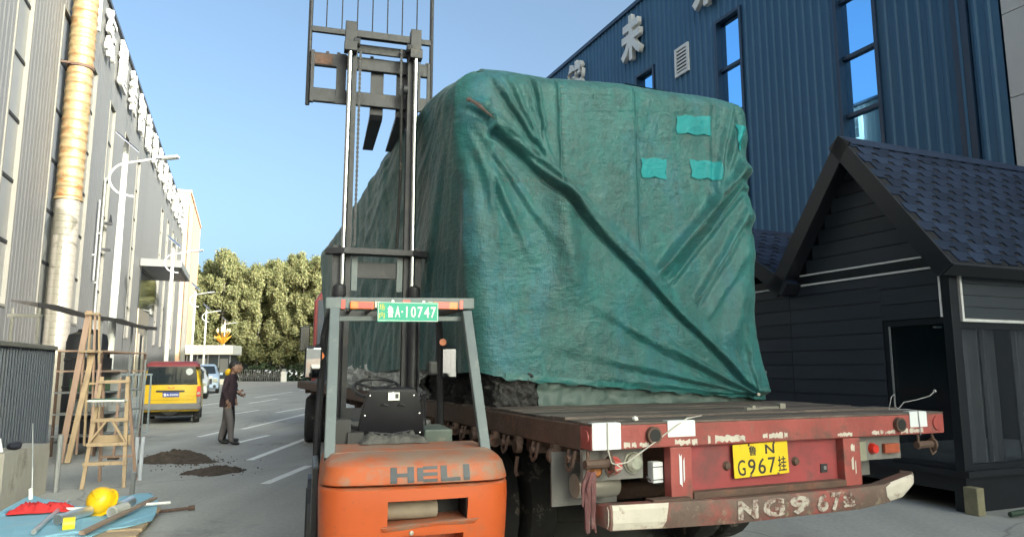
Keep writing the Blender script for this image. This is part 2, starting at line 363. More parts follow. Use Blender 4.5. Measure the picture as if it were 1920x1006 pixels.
m_leaf = leaf_mat('poplar_leaf', [(.13, .155, .065), (.19, .205, .09), (.25, .25, .115), (.30, .27, .13)])  # paled and greyed, distance haze put into the leaf colours
m_leafdark = leaf_mat('hedge_leaf', [(.015, .03, .01), (.035, .06, .018)])

def glass_mat(name, tint, trans):
    m = bpy.data.materials.new(name); m.use_nodes = True; nt = m.node_tree; N = nt.nodes; L = nt.links
    t = N.new('ShaderNodeBsdfTransparent'); t.inputs[0].default_value = (*tint, 1)
    g = N.new('ShaderNodeBsdfGlossy'); g.inputs['Roughness'].default_value = .03; g.inputs[0].default_value = (.8, .85, .9, 1)
    lw = N.new('ShaderNodeLayerWeight'); lw.inputs[0].default_value = .35
    f = N.new('ShaderNodeMath'); f.operation = 'POWER'; f.inputs[1].default_value = 2.5; L.new(lw.outputs['Facing'], f.inputs[0])
    ad = N.new('ShaderNodeMath'); ad.operation = 'ADD'; ad.inputs[1].default_value = 1 - trans
    L.new(f.outputs[0], ad.inputs[0])
    mx = N.new('ShaderNodeMixShader'); L.new(ad.outputs[0], mx.inputs[0]); L.new(t.outputs[0], mx.inputs[1]); L.new(g.outputs[0], mx.inputs[2])
    L.new(mx.outputs[0], N['Material Output'].inputs[0]); return m
m_glass = glass_mat('window_glass', (.86, .89, .92), .98)

def tarp_mat():
    m = bpy.data.materials.new('teal_tarpaulin'); m.use_nodes = True; nt = m.node_tree; N = nt.nodes; L = nt.links; b = N['Principled BSDF']
    tc = N.new('ShaderNodeTexCoord')
    def nz(scale, det=6, st=None, rg=.6):
        n = N.new('ShaderNodeTexNoise'); n.inputs['Scale'].default_value = scale; n.inputs['Detail'].default_value = det; n.inputs['Roughness'].default_value = rg
        if st:
            mp = N.new('ShaderNodeMapping'); mp.inputs['Scale'].default_value = st; L.new(tc.outputs['Object'], mp.inputs[0]); L.new(mp.outputs[0], n.inputs[0])
        else: L.new(tc.outputs['Object'], n.inputs[0])
        return n
    def mix(f, a, bb):
        mx = N.new('ShaderNodeMix'); mx.data_type = 'RGBA'
        L.new(f, mx.inputs['Factor'])
        if isinstance(a, tuple): mx.inputs['A'].default_value = (*a, 1)
        else: L.new(a, mx.inputs['A'])
        if isinstance(bb, tuple): mx.inputs['B'].default_value = (*bb, 1)
        else: L.new(bb, mx.inputs['B'])
        return mx.outputs['Result']
    def rng(o, a, c, lo=0, hi=1):
        r = N.new('ShaderNodeMapRange'); r.inputs[1].default_value = a; r.inputs[2].default_value = c; r.inputs[3].default_value = lo; r.inputs[4].default_value = hi
        L.new(o, r.inputs[0]); return r.outputs[0]
    c = mix(rng(nz(1.3, 7, None, .7).outputs[0], .40, .60), (.003, .078, .078), (.006, .116, .116))
    c = mix(rng(nz(.9, 7, (1, 1, .6), .7).outputs[0], .47, .62, 0, .58), c, (.030, .074, .070))       # grey-brown weathering
    c = mix(rng(nz(2.3, 6, (1.2, 1.2, .5), .7).outputs[0], .52, .66, 0, .75), c, (.012, .108, .145))   # bluish bleached areas
    c = mix(rng(nz(40, 3, (1, 1, .12)).outputs[0], .5, .72, 0, .35), c, (.012, .06, .055))             # fine vertical soiling
    c = mix(rng(nz(55, 3, (.10, .10, 1)).outputs[0], .5, .75, 0, .35), c, (.04, .14, .15))             # weft streaks
    c = mix(rng(nz(5.0, 8, None, .75).outputs[0], .56, .68, 0, .55), c, (.038, .062, .058))
    c = mix(rng(nz(11, 9, (1, 1, .5), .8).outputs[0], .48, .64, 0, .6), c, (.006, .038, .040))
    c = mix(rng(nz(1.7, 5, (1, 1, .35)).outputs[0], .58, .72, 0, .55), c, (.075, .165, .155))  # pale vertical patches, the cloth's sheen put into the colour
    L.new(c, b.inputs['Base Color'])
    b.inputs['Roughness'].default_value = .5; b.inputs['Specular IOR Level'].default_value = .45
    b.inputs['Sheen Weight'].default_value = .12; b.inputs['Sheen Roughness'].default_value = .5
    n2 = nz(16, 6, (1, 1, 1.6)); n3 = nz(70, 3, (.25, .25, 1)); n4 = nz(70, 3, (1, 1, .2))
    add = N.new('ShaderNodeMath'); add.operation = 'ADD'; L.new(n3.outputs[0], add.inputs[0]); L.new(n4.outputs[0], add.inputs[1])
    ml = N.new('ShaderNodeMath'); ml.operation = 'MULTIPLY_ADD'; L.new(add.outputs[0], ml.inputs[0]); ml.inputs[1].default_value = .40; L.new(n2.outputs[0], ml.inputs[2])
    bp = N.new('ShaderNodeBump'); bp.inputs['Strength'].default_value = .55; bp.inputs['Distance'].default_value = .022
    L.new(ml.outputs[0], bp.inputs['Height']); L.new(bp.outputs[0], b.inputs['Normal'])
    return m
m_tarp = tarp_mat()
m_patch = mat('patch_turquoise', (.012, .215, .235), .6, 0, .14, 4, ((.010, .16, .18), .3, 3), (16, .4, .015), spec=.25)
m_hemband = mat('tarp_hem', (.014, .105, .105), .5, 0, .25, 6, ((.04, .07, .065), .4, 5), (30, .6, .01))
#--SETTING
# ------------------------------------------------------------------ ground and road markings
def sheet(name, pts, z, m, kind=None):
    bm = bmesh.new(); bm.faces.new([bm.verts.new((p[0], p[1], z)) for p in pts]); me = bpy.data.meshes.new(name); bm.to_mesh(me); bm.free()
    o = link(name, me, m)
    if kind: o['kind'] = kind
    return o
sheet('ground', [(-500, -200), (500, -200), (500, 900), (-500, 900)], 0, m_asphalt, 'structure')
lines = [((-4.68, 12.9), (-4.83, 18.2)), ((-3.5, 10.3), (-3.41, 12.2)), ((-7.25, 19.36), (-7.4, 26.2)), ((-7.48, 17.2), (-7.5, 18.9)),
         ((-6.05, 15.9), (-5.95, 17.6)), ((-8.72, 26.5), (-8.58, 30.2)), ((-14.39, 40.0), (-15.3, 49.8)), ((-13.65, 31.0), (-13.98, 34.8)),
         ((-18.25, 42), (-18.9, 47)), ((-10.0, 25.5), (-9.94, 28.2)), ((-15.5, 52), (-17.2, 66)), ((-12.3, 33.5), (-12.6, 38.5))]
for a, b in lines:
    a = Vector((*a, 0)); b = Vector((*b, 0)); d = (b - a).normalized(); n = Vector((-d.y, d.x, 0)) * .072
    o = sheet('road_marking', [a + n, a - n, b - n, b + n], .004, m_paint, 'structure')

# ------------------------------------------------------------------ corrugated cladding
def corrugated(name, s0, s1, z0, z1, pitch, depth, out, parent, m, flat=.55, slope=.12, x=0.0):
    """ribbed sheet in the plane x = const, ribs stand out along 'out' (+1 / -1)"""
    bm = bmesh.new(); ys = []; y = s0; k = 0
    while y < s1 - 1e-6:
        for f, d in ((0, 0), (flat, 0), (flat + slope, 1), (1 - slope, 1)):
            yy = y + f * pitch
            if yy < s1: ys.append((yy, d))
        y += pitch
    ys.append((s1, 0))
    lo = [bm.verts.new((x + out * d * depth, yy, z0)) for yy, d in ys]; hi = [bm.verts.new((x + out * d * depth, yy, z1)) for yy, d in ys]
    for i in range(len(ys) - 1):
        f = (lo[i], lo[i + 1], hi[i + 1], hi[i]) if out > 0 else (lo[i], hi[i], hi[i + 1], lo[i + 1])
        bm.faces.new(f)
    me = bpy.data.meshes.new(name); bm.to_mesh(me); bm.free()
    return link(name, me, m, parent)

def window_column(parent, s0, s1, z0, z1, transoms, out, mfr, mrev, mpane, depth, proud=.03, trim=.07, dark_panes=()):
    """a tall strip of stacked panes set back in its opening"""
    w = MB()
    o_, i_ = out * proud, -out * depth
    w.b2((i_, s0 - trim, z0), (o_, s0, z1)); w.b2((i_, s1, z0), (o_, s1 + trim, z1))
    w.b2((i_, s0 - trim, z1), (o_, s1 + trim, z1 + trim)); w.b2((i_, s0 - trim, z0 - trim), (o_ * 1.3, s1 + trim, z0))
    fr = w.build('window', mrev, parent)
    zs = [z1] + list(transoms) + [z0]
    for k, t in enumerate(transoms):
        MB().b2((i_, s0, t - .045), (-out * .05, s1, t + .045)).build('transom', mfr, fr)
    for k in range(len(zs) - 1):
        MB().b2((i_ * .95, s0, zs[k + 1] + .046), (i_ * .95 + out * .02, s1, zs[k] - .046)).build('pane', mpane if k not in dark_panes else m_glassdark, fr)  # listed panes get dark glass instead of the usual pane
    return fr

def letter(name, ch, right, loc, w, h, m, parent, depth=.09, bold=.03):
    me = fit(text_mesh(ch, 1, .5, bold), w, h)
    n = len(me.vertices); co = np.empty(n * 3); me.vertices.foreach_get('co', co); co = co.reshape(-1, 3); co[:, 2] *= depth; me.vertices.foreach_set('co', co.ravel())
    me.transform(facing(right, loc)); me.update()
    return link(name, me, m, parent)

# ------------------------------------------------------------------ pale factory on the left
rl, fl = yawf(R(21))
HL = 16.0
fac = thing('factory_building', 'long pale grey ribbed factory hall with white sign letters under its roof edge', 'building', rl * -5.57, R(21))
MB().b2((-16, -22, 0), (-.42, 71.7, HL - .05)).build('wall', m_cladL, fac)
MB().b2((-16, -22, HL - .05), (.1, 71.75, HL + .10)).build('roof_edge', mat('dark_flashing', (.05, .06, .08), .5), fac)
WZ0, WZ1 = 3.2, 12.6; TRL = (11.05, 9.48, 7.91, 6.34, 4.77)
cols = [19.7 + 4.2 * k for k in range(-9, 12) if not 43 < 19.7 + 4.2 * k < 52]
prev = -22
for s0 in cols:
    corrugated('wall_panel', prev, s0 - .07, 0, HL - .05, .30, .013, 1, fac, m_cladL)
    corrugated('wall_panel', s0 - .07, s0 + 1.27, WZ1 + .07, HL - .05, .30, .013, 1, fac, m_cladL)
    corrugated('wall_panel', s0 - .07, s0 + 1.27, 0, WZ0 - .07, .30, .013, 1, fac, m_cladL)
    window_column(fac, s0, s0 + 1.2, WZ0, WZ1, TRL, 1, m_dark, m_trimcream, m_paneL, .10, dark_panes=(2, 3) if abs(s0 - 32.3) < .1 else (1,) if abs(s0 - 40.7) < .2 else ())
    prev = s0 + 1.27
corrugated('wall_panel', prev, 71.7, 0, HL - .05, .30, .013, 1, fac, m_cladL)
MB().b2((-.41, 71.66, 0), (.05, 71.8, HL)).build('corner_trim', m_trimcream, fac)
# sign letters standing proud of the wall
for k, ch in enumerate('山东量装智能建筑科技有限公司制造厂房'):
    s = 28.05 + 3.22 * (k - 0) - .9
    if s > 70: break
    letter('sign_letter', ch, (0, 1, 0), Vector((.16, s, 14.72)), 1.75, 1.95, m_letter, fac, .13, .008)
    MB().b2((.036, s - .5, 14.7), (.06, s + .5, 14.8)).build('letter_bracket', m_steelpost, fac)
# entrance bay under the awning
MB().b2((.04, 44.8, 0), (.09, 49.6, 5.0)).build('door_panel', mat('tan_panel', (.42, .36, .27), .6, 0, .08, 1), fac)
for k in range(14): MB().b2((.09, 44.85, 3.65 + .1 * k), (.11, 49.5, 3.70 + .1 * k)).build('louvre_slat', m_trimcream, fac)
MB().b2((.03, 44.8, 5.05), (.07, 52.5, 7.35)).build('window', m_glassdark, fac)
d = MB().b2((.09, 45.6, 0), (.12, 47.0, 3.5)).build('doorway', m_dark, fac)  # dark slab stands in for the shaded interior of the opening
w = MB(); w.b2((.09, 45.5, 0), (.17, 45.6, 3.6)).b2((.09, 47.0, 0), (.17, 47.1, 3.6)).b2((.09, 45.6, 3.5), (.17, 47.0, 3.6)); w.build('door_frame', m_trimcream, d)
aw = MB().b2((.04, 44.4, 7.38), (2.15, 51.6, 7.80)).build('awning', mat('awning_grey', (.16, .16, .16), .5, 0, .08, 1), fac)
MB().b2((.3, 44.6, 7.34), (2.02, 51.4, 7.378)).build('soffit', m_navy, aw)
MB().b2((2.151, 44.4, 7.40), (2.17, 51.6, 7.78)).build('fascia', m_steelpost, aw)
# conduits on the wall
for s, z0, z1 in ((32.0, 0, 9.3), (26.9, 0, 12), (31.2, 5, 8.2)):
    w = MB(); w.tube([(.10, s, z0), (.10, s, z1)], .035, 6)
    for k in range(int(z0) + 1, int(z1), 2): w.box((.06, s, k), (.12, .12, .06))
    w.build('conduit', m_steelpost, fac)
w = MB()
for zz in (7.6, 6.5): w.box((.16, 33.0, zz), (.30, .16, .10)).tube([(.05, 33.0, zz), (.30, 33.0, zz)], .03, 6)
w.tube([(.28, 33.0, 7.6), (.28, 32.7, 7.9), (.28, 32.5, 7.6)], .03, 6)
w.build('cable_bracket', m_mast, fac)
# big ventilation duct
du = thing('ventilation_duct', 'tall round metal duct up the factory wall, rusty gold rings above plain silver', 'duct', rl * -5.57 + fl * 24.5, R(21))
w = MB(); pr = []; z = 0
while z < 6.7: pr += [(.34, z), (.34, z + .17), (.332, z + .18), (.332, z + .19)]; z += .20
w.lathe(pr, (.44, 0, 0), 'Z', 28); w.build('lower_duct', m_duct, du, True)
w = MB(); pr = []; z = 6.76
while z < 16.6: pr += [(.35, z), (.372, z + .05), (.372, z + .09), (.35, z + .14), (.345, z + .29)]; z += .30
w.lathe(pr, (.44, 0, 0), 'Z', 28); w.build('upper_duct', m_ductrust, du, True, rot=None)
w = MB(); w.lathe([(.36, 6.68), (.39, 6.69), (.39, 6.76), (.36, 6.77)], (.44, 0, 0), 'Z', 28); w.build('collar', m_ductrust, du, True)
w = MB(); w.lathe([(.376, 10.9), (.386, 10.91), (.386, 10.98), (.376, 10.99)], (.44, 0, 0), 'Z', 28); w.box((.1, -.38, 10.95), (.3, .06, .06)); w.build('clamp', m_rustbrown, du, True)

# ------------------------------------------------------------------ blue factory on the right
rr_, fr_ = yawf(R(23))
HR = 14.75
blu = thing('blue_factory', 'tall dark blue ribbed metal hall with narrow mirrored windows and white letters', 'building', rr_ * 13.6, R(23))
MB().b2((.38, 8.05, 0), (16, 72, HR - .06)).build('wall', m_cladR, blu)
MB().b2((-.11, 8.0, HR - .06), (16, 72.05, HR + .09)).build('roof_edge', m_navy, blu)
TRR = (10.46, 9.0, 7.56, 6.1, 4.65)
prev = 8.98
for k in range(0, 15):
    s0 = 10.76 + 4.36 * k; s1 = s0 + .98
    if s1 > 71: break
    corrugated('wall_panel', prev, s0 - .09, 0, HR - .06, .26, .04, -1, blu, m_cladR)
    corrugated('wall_panel', s0 - .09, s1 + .09, 12.03, HR - .06, .26, .04, -1, blu, m_cladR)
    corrugated('wall_panel', s0 - .09, s1 + .09, 0, 3.1, .26, .04, -1, blu, m_cladR)
    window_column(blu, s0, s1, 3.2, 11.95, TRR, -1, m_navy, m_navy, m_mirrorglass, .16, .06, .09)
    prev = s1 + .09
corrugated('wall_panel', prev, 72, 0, HR - .06, .26, .04, -1, blu, m_cladR)
corrugated('wall_panel', 8.05, 8.62, 0, HR - .06, .26, .04, -1, blu, m_cladR)
MB().b2((-.07, 8.64, 0), (.2, 8.96, HR - .06)).build('corner_trim', m_navy, blu)
MB().b2((-.085, 8.78, 0), (-.071, 8.83, HR - .06)).build('seam_strip', m_cladR, blu)
for ch, s in (('能', 24.7), ('未', 20.45), ('来', 16.25), ('创', 28.9)):
    letter('sign_letter', ch, (0, -1, 0), Vector((-.20, s, 13.46)), 1.30, 1.70, m_letter, blu, .16, .045)
    MB().b2((-.12, s - .3, 13.4), (-.041, s + .3, 13.5)).build('letter_bracket', m_navy, blu)
# extractor louvre in its pale frame

vf = MB(); vf.b2((-.10, 17.42, 11.02), (-.045, 18.14, 11.12)).b2((-.10, 17.42, 11.88), (-.045, 18.14, 11.98)).b2((-.10, 17.42, 11.12), (-.045, 17.52, 11.88)).b2((-.10, 18.04, 11.12), (-.045, 18.14, 11.88))
vent = vf.build('vent', m_letter, blu)
MB().b2((-.07, 17.52, 11.12), (-.045, 18.04, 11.88)).build('duct_opening', m_dark, vent)
for k in range(6): MB().box((-.085, 17.78, 11.2 + .12 * k), (.012, .50, .10), (0, R(25), 0)).build('slat', m_letter, vent)
# pale building beyond its corner, towards the camera
pal = thing('panel_building', 'pale grey smooth panelled building just past the blue hall\'s near corner', 'building', rr_ * 13.6, R(23))
MB().b2((.02, -40, 0), (16, 7.98, HR)).build('wall', m_palepanel, pal)
for k in range(-8, 2):
    for j in range(9):
        MB().b2((-.03, k * 5 - 2 + .01, j * 1.66 + .008), (.015, k * 5 + 3 - .01, j * 1.66 + 1.652)).build('panel', m_palepanel, pal)

# ------------------------------------------------------------------ far end of the lane
pc = thing('peach_building', 'peach coloured office block beyond the far end of the pale factory', 'building', rl * -5.57, R(21))
MB().b2((-14, 73.2, 0), (.35, 92, 18.4)).build('wall', m_peach, pc)
MB().b2((.36, 73.0, 0), (.75, 73.5, 17.2)).build('corner_pilaster', m_trimcream, pc)
MB().b2((-14.1, 73.1, 18.41), (.45, 92.1, 18.65)).build('parapet', m_peach, pc)
for k in range(8): MB().b2((.352, 75.5, 2 + 2 * k), (.40, 77.2, 3.3 + 2 * k)).build('window', m_glassdark, pc)

gb = thing('guard_booth', 'glass walled guard booth under a thick white flat roof at the far gate', 'booth', (-31.0, 73.5, 0), R(8))
MB().b2((-2.75, -1.6, 3.0), (2.35, 2.2, 3.95)).build('roof', m_booth, gb, bevel=.06)
MB().b2((-2.3, -1.2, .0), (2.1, 1.9, .55)).build('plinth', m_booth, gb)
bd = MB().b2((-2.2, -1.1, .55), (2.0, 1.8, 3.0)).build('wall', m_boothdark, gb)
for x in (-2.2, -1.2, -.15, .9, 2.0): MB().b2((x - .05, -1.16, .55), (x + .05, -1.1, 3.0)).build('mullion', m_steelpost, gb)
for x0, x1 in ((-1.1, -.3), (1.0, 1.8)): MB().b2((x0, -1.13, 1.2), (x1, -1.105, 2.6)).build('window', m_paneL, gb)

lo = thing('lotus_lamp', 'golden lotus shaped ornamental street lamp behind the guard booth', 'lamp', (-31.9, 78, .55))
lo.scale = (.87, .87, .87)
MB().tube([(0, 0, 0), (0, 0, 4.3)], .09, 8).build('post', m_gold, lo, True)
for k in range(7):
    a = 2 * math.pi * k / 7; rr = 1.05
    w = MB(); w.tube([(0, 0, 4.2), (rr * .5 * math.cos(a), rr * .5 * math.sin(a), 4.9), (rr * math.cos(a), rr * math.sin(a), 5.3)], [.07, .20, .04], 8); w.build('petal', m_gold, lo, True)
    w = MB(); w.tube([(0, 0, 4.6), (.45 * math.cos(a + .4), .45 * math.sin(a + .4), 5.3), (.75 * math.cos(a + .4), .75 * math.sin(a + .4), 5.7)], .05, 6); w.build('stem', m_gold, lo, True)
    MB().sphere((.75 * math.cos(a + .4), .75 * math.sin(a + .4), 5.95), .16, (1, 1, 2), 1).build('bulb', mat('bulb_glass', (.8, .74, .45), .4) if k == 0 else bpy.data.materials['bulb_glass'], lo, True)
MB().sphere((0, 0, 6.1), .18, (1, 1, 2.6), 1).build('bulb', bpy.data.materials['bulb_glass'], lo, True)

# folding gate across the far entrance
gt = thing('folding_gate', 'low grey folding lattice gate across the far entrance', 'gate', (-34.6, 87, 0), R(2))
n = 26
for k in range(n):
    x = k * .27
    w = MB(); w.b2((x - .025, -.03, .08), (x + .025, .03, 1.35)).sphere((x, 0, 1.42), .06, (1, 1, 1), 1).box((x, 0, .05), (.06, .4, .08)); w.build('upright', m_gate, gt)
    if k < n - 1:
        w = MB(); w.beam((x, .05, .25), (x + .27, .05, 1.2), .025, .03).beam((x, -.05, 1.2), (x + .27, -.05, .25), .025, .03); w.build('lattice_bar', m_gate, gt)
gp_ = thing('gate_post', 'short white post at the right end of the folding gate', 'post', (-27.55, 86, 0))
MB().b2((-.28, -.25, 0), (.28, .25, 1.25)).build('shaft', m_platewhite, gp_, bevel=.03)
MB().b2((-.22, -.2, 1.26), (.22, .2, 1.55)).build('cap', m_steelpost, gp_, bevel=.03)
w = MB()
for k in range(1):
    pass
for i in range(5200):
    x = random.uniform(-46, 6); y = 92 + random.uniform(-.9, .9); z = random.uniform(.05, 1.9 + .35 * math.sin(x * 1.3)) 
    c = Vector((x, y + x * -.02, z)); a = Vector((random.uniform(-1, 1), random.uniform(-1, 1), random.uniform(-1, 1))).normalized(); b = a.orthogonal().normalized(); s = random.uniform(.1, .22)
    w.quad(c + a * s, c + b * s, c - a * s, c - b * s)
hd = link('hedge', w.mesh('hedge'), m_leafdark); hd['kind'] = 'stuff'
# grass verge beyond the gate
sheet('verge', [(-70, 90), (60, 88), (60, 140), (-70, 140)], .012, m_hedge, 'structure')

# ------------------------------------------------------------------ poplars
def crown_mesh(seed, h0, h1, rad, n):
    rnd = random.Random(seed); verts = []; faces = []
    clumps = []
    for k in range(95):
        t = rnd.random() ** .85; z = h0 + (h1 - h0) * t
        rr = rad * (1.0 - .62 * max(0, (t - .5) / .5) ** 1.6) * (.75 + .25 * min(1, t / .2))
        a = rnd.uniform(0, 6.283); q = rr * math.sqrt(rnd.uniform(.12, 1))
        clumps.append((q * math.cos(a), q * math.sin(a), z, rnd.uniform(.5, 1.0) * (1 - .25 * t)))
    for i in range(n):
        cx, cy, cz, cr = rnd.choice(clumps)
        u = Vector((rnd.gauss(0, 1), rnd.gauss(0, 1), rnd.gauss(0, 1))).normalized() * cr * rnd.uniform(.35, 1.05)
        c = Vector((cx, cy, cz)) + Vector((u.x, u.y, u.z * 1.45))
        nn = (Vector((c.x, c.y, 0)).normalized() * .8 + u.normalized() * .25 + Vector((rnd.gauss(0, .7), rnd.gauss(0, .7), rnd.gauss(0, .7) + .2))).normalized(); a = nn.orthogonal().normalized(); a = (a * math.cos(k_ := rnd.uniform(0, 6.28)) + nn.cross(a) * math.sin(k_)); b = nn.cross(a); s = rnd.uniform(.07, .16)
        k = len(verts); verts += [c + a * s, c + b * s * .8, c - a * s, c - b * s * .8]; faces.append((k, k + 1, k + 2, k + 3))
    me = bpy.data.meshes.new('crown'); me.from_pydata([tuple(v) for v in verts], [], faces); me.materials.append(m_leaf); return me
def trunk_mesh(h, seed):
    rnd = random.Random(seed); w = MB()
    w.tube([(0, 0, 0), (.05, .02, h * .3), (-.04, .05, h * .6), (.02, 0, h * .93)], [.16, .13, .09, .025], 7)
    for k in range(9):
        z = h * rnd.uniform(.25, .8); a = rnd.uniform(0, 6.28); L = rnd.uniform(.8, 1.7) * (1.15 - z / h)
        w.tube([(0, 0, z), (L * .6 * math.cos(a), L * .6 * math.sin(a), z + L * .7), (L * math.cos(a), L * math.sin(a), z + L * 1.6)], [.05, .035, .01], 5, cap=False)
    me = w.mesh('trunk', True); me.materials.append(m_bark); return me
variants = [(crown_mesh(s, 2.6, 15.2 + .5 * (s % 3), 2.6 + .15 * (s % 2), 17000), trunk_mesh(14.2 + .9 * (s % 3), s)) for s in range(5)]
ww = MB(); ww.lathe([(.172, 0), (.160, 1.1), (.146, 2.4)], (0, 0, 0), 'Z', 8); wash = ww.mesh('limewash', True); wash.materials.append(m_whitewash)
rnd = random.Random(3); ti = 0
ORD = 'first second third fourth fifth sixth seventh eighth ninth tenth eleventh twelfth thirteenth fourteenth fifteenth sixteenth seventeenth eighteenth'.split()
row_n = {}
def poplar_label(row, x, n):
    k = row_n.get(row, 0); row_n[row] = k + 1
    return ORD[k] + ' poplar from the left in the ' + ('front row beyond the gate, its trunk limewashed', 'middle row of the roadside trees', 'rear row of the roadside trees')[row]
for row, (yy, x0, x1, st) in enumerate(((95, -45.5, -18, 2.75), (98.5, -48, -16, 2.3), (102, -50, -12, 2.3))):
    x = x0
    while x < x1:
        v = variants[ti % 5]; sc = rnd.uniform(.92, 1.08) * (1 + .03 * row)
        lab = ['poplar in the front row beyond the gate, white limewash on its trunk', 'poplar in the middle row of the roadside trees', 'poplar in the rear row of the roadside trees'][row]
        t = thing('poplar_tree', lab, 'tree', (x + rnd.uniform(-.4, .4), yy + rnd.uniform(-.5, .5) - x * .05, 0), rnd.uniform(0, 6.28), ['front row of poplars', 'middle row of poplars', 'rear row of poplars'][row])
        t['label'] = poplar_label(row, x, len([1 for o in bpy.data.objects if o.name.startswith('poplar_tree')]))
        t.scale = (sc, sc, sc * rnd.uniform(.93, 1.05))
        link('crown', v[0], None, t); tr = link('trunk', v[1], None, t)
        if row == 0: link('limewash_band', wash, None, tr)
        x += st; ti += 1

# ------------------------------------------------------------------ street lamps
def lamp_proto():
    t = thing('street_lamp', '', 'street lamp', (0, 0, 0), 0, 'white solar street lamps along the pale factory')
    MB().tube([(0, 0, 0), (0, 0, 3.5), (0, 0, 7.35)], [.105, .09, .062], 12).build('pole', m_polewhite, t, True)
    MB().lathe([(.2, 0), (.2, .03), (.12, .05), (.11, .35)], (0, 0, 0), 'Z', 12).build('base', m_polewhite, t, True)
    pts = [(.28, 0, 5.95), (-.12, 0, 6.05), (-.33, 0, 6.3), (-.34, 0, 6.55), (-.12, 0, 6.78), (.35, 0, 6.88), (.85, 0, 6.96)]
    sm = []
    for i in range(len(pts) - 1):
        a = Vector(pts[i]); b = Vector(pts[i + 1]); p = Vector(pts[max(0, i - 1)]); q = Vector(pts[min(len(pts) - 1, i + 2)])
        for k in range(5):
            u = k / 5; sm.append(.5 * ((2 * a) + (b - p) * u + (2 * p - 5 * a + 4 * b - q) * u * u + (3 * a - p - 3 * b + q) * u ** 3))
    sm.append(Vector(pts[-1]))
    MB().tube(sm, .028, 8).build('arm', m_polewhite, t, True)
    h = MB().box((1.08, 0, 6.99), (.52, .17, .07), (0, R(-5), 0)).build('lamp_head', m_lampgrey, t, bevel=.015)
    MB().box((1.12, 0, 6.948), (.36, .13, .012), (0, R(-5), 0)).build('lens', m_clearlens, h)
    va = Vector((-.50, .82, .27)).normalized(); vb = Vector((.75, .10, -.62)); vb = (vb - va * vb.dot(va)).normalized(); vn = vb.cross(va).normalized()
    if vn.z < 0: vn = -vn; 
    va = (va + vn * .05).normalized(); vn = vb.cross(va).normalized(); vn = vn if vn.z > 0 else -vn
    mm = Matrix((va.cross(vn), va, vn)).transposed().to_4x4(); mm.translation = (.0, .02, 7.42)
    s = MB().box((0, 0, 0), (.66, .95, .03), mm).build('solar_panel', m_solar, t)
    mm2 = mm.copy(); mm2.translation = Vector((.0, .02, 7.42)) - vn * .022
    MB().box((0, 0, 0), (.70, .99, .014), mm2).build('panel_frame', m_lampgrey, s)
    MB().tube([(0, 0, 7.3), (0, .02, 7.4)], .05, 8).build('bracket', m_lampgrey, t)
    return t
lp = lamp_proto()
labs = ['white solar street lamp standing closest to the camera behind the wooden stepladder', 'white solar street lamp beside the grey entrance awning', 'third white solar street lamp along the factory, before the peach building', 'small distant white lamp before the guard booth', 'farthest white lamp behind the guard booth']
for k, (x, y) in enumerate(((-9.93, 17.5), (-15.6, 32), (-22.6, 50), (-28.9, 66.5), (-34.2, 84))):
    o = lp if k == 0 else copy_tree(lp)
    o.location = (x, y, 0); o.rotation_euler = (0, 0, R(3)); o['label'] = labs[k]
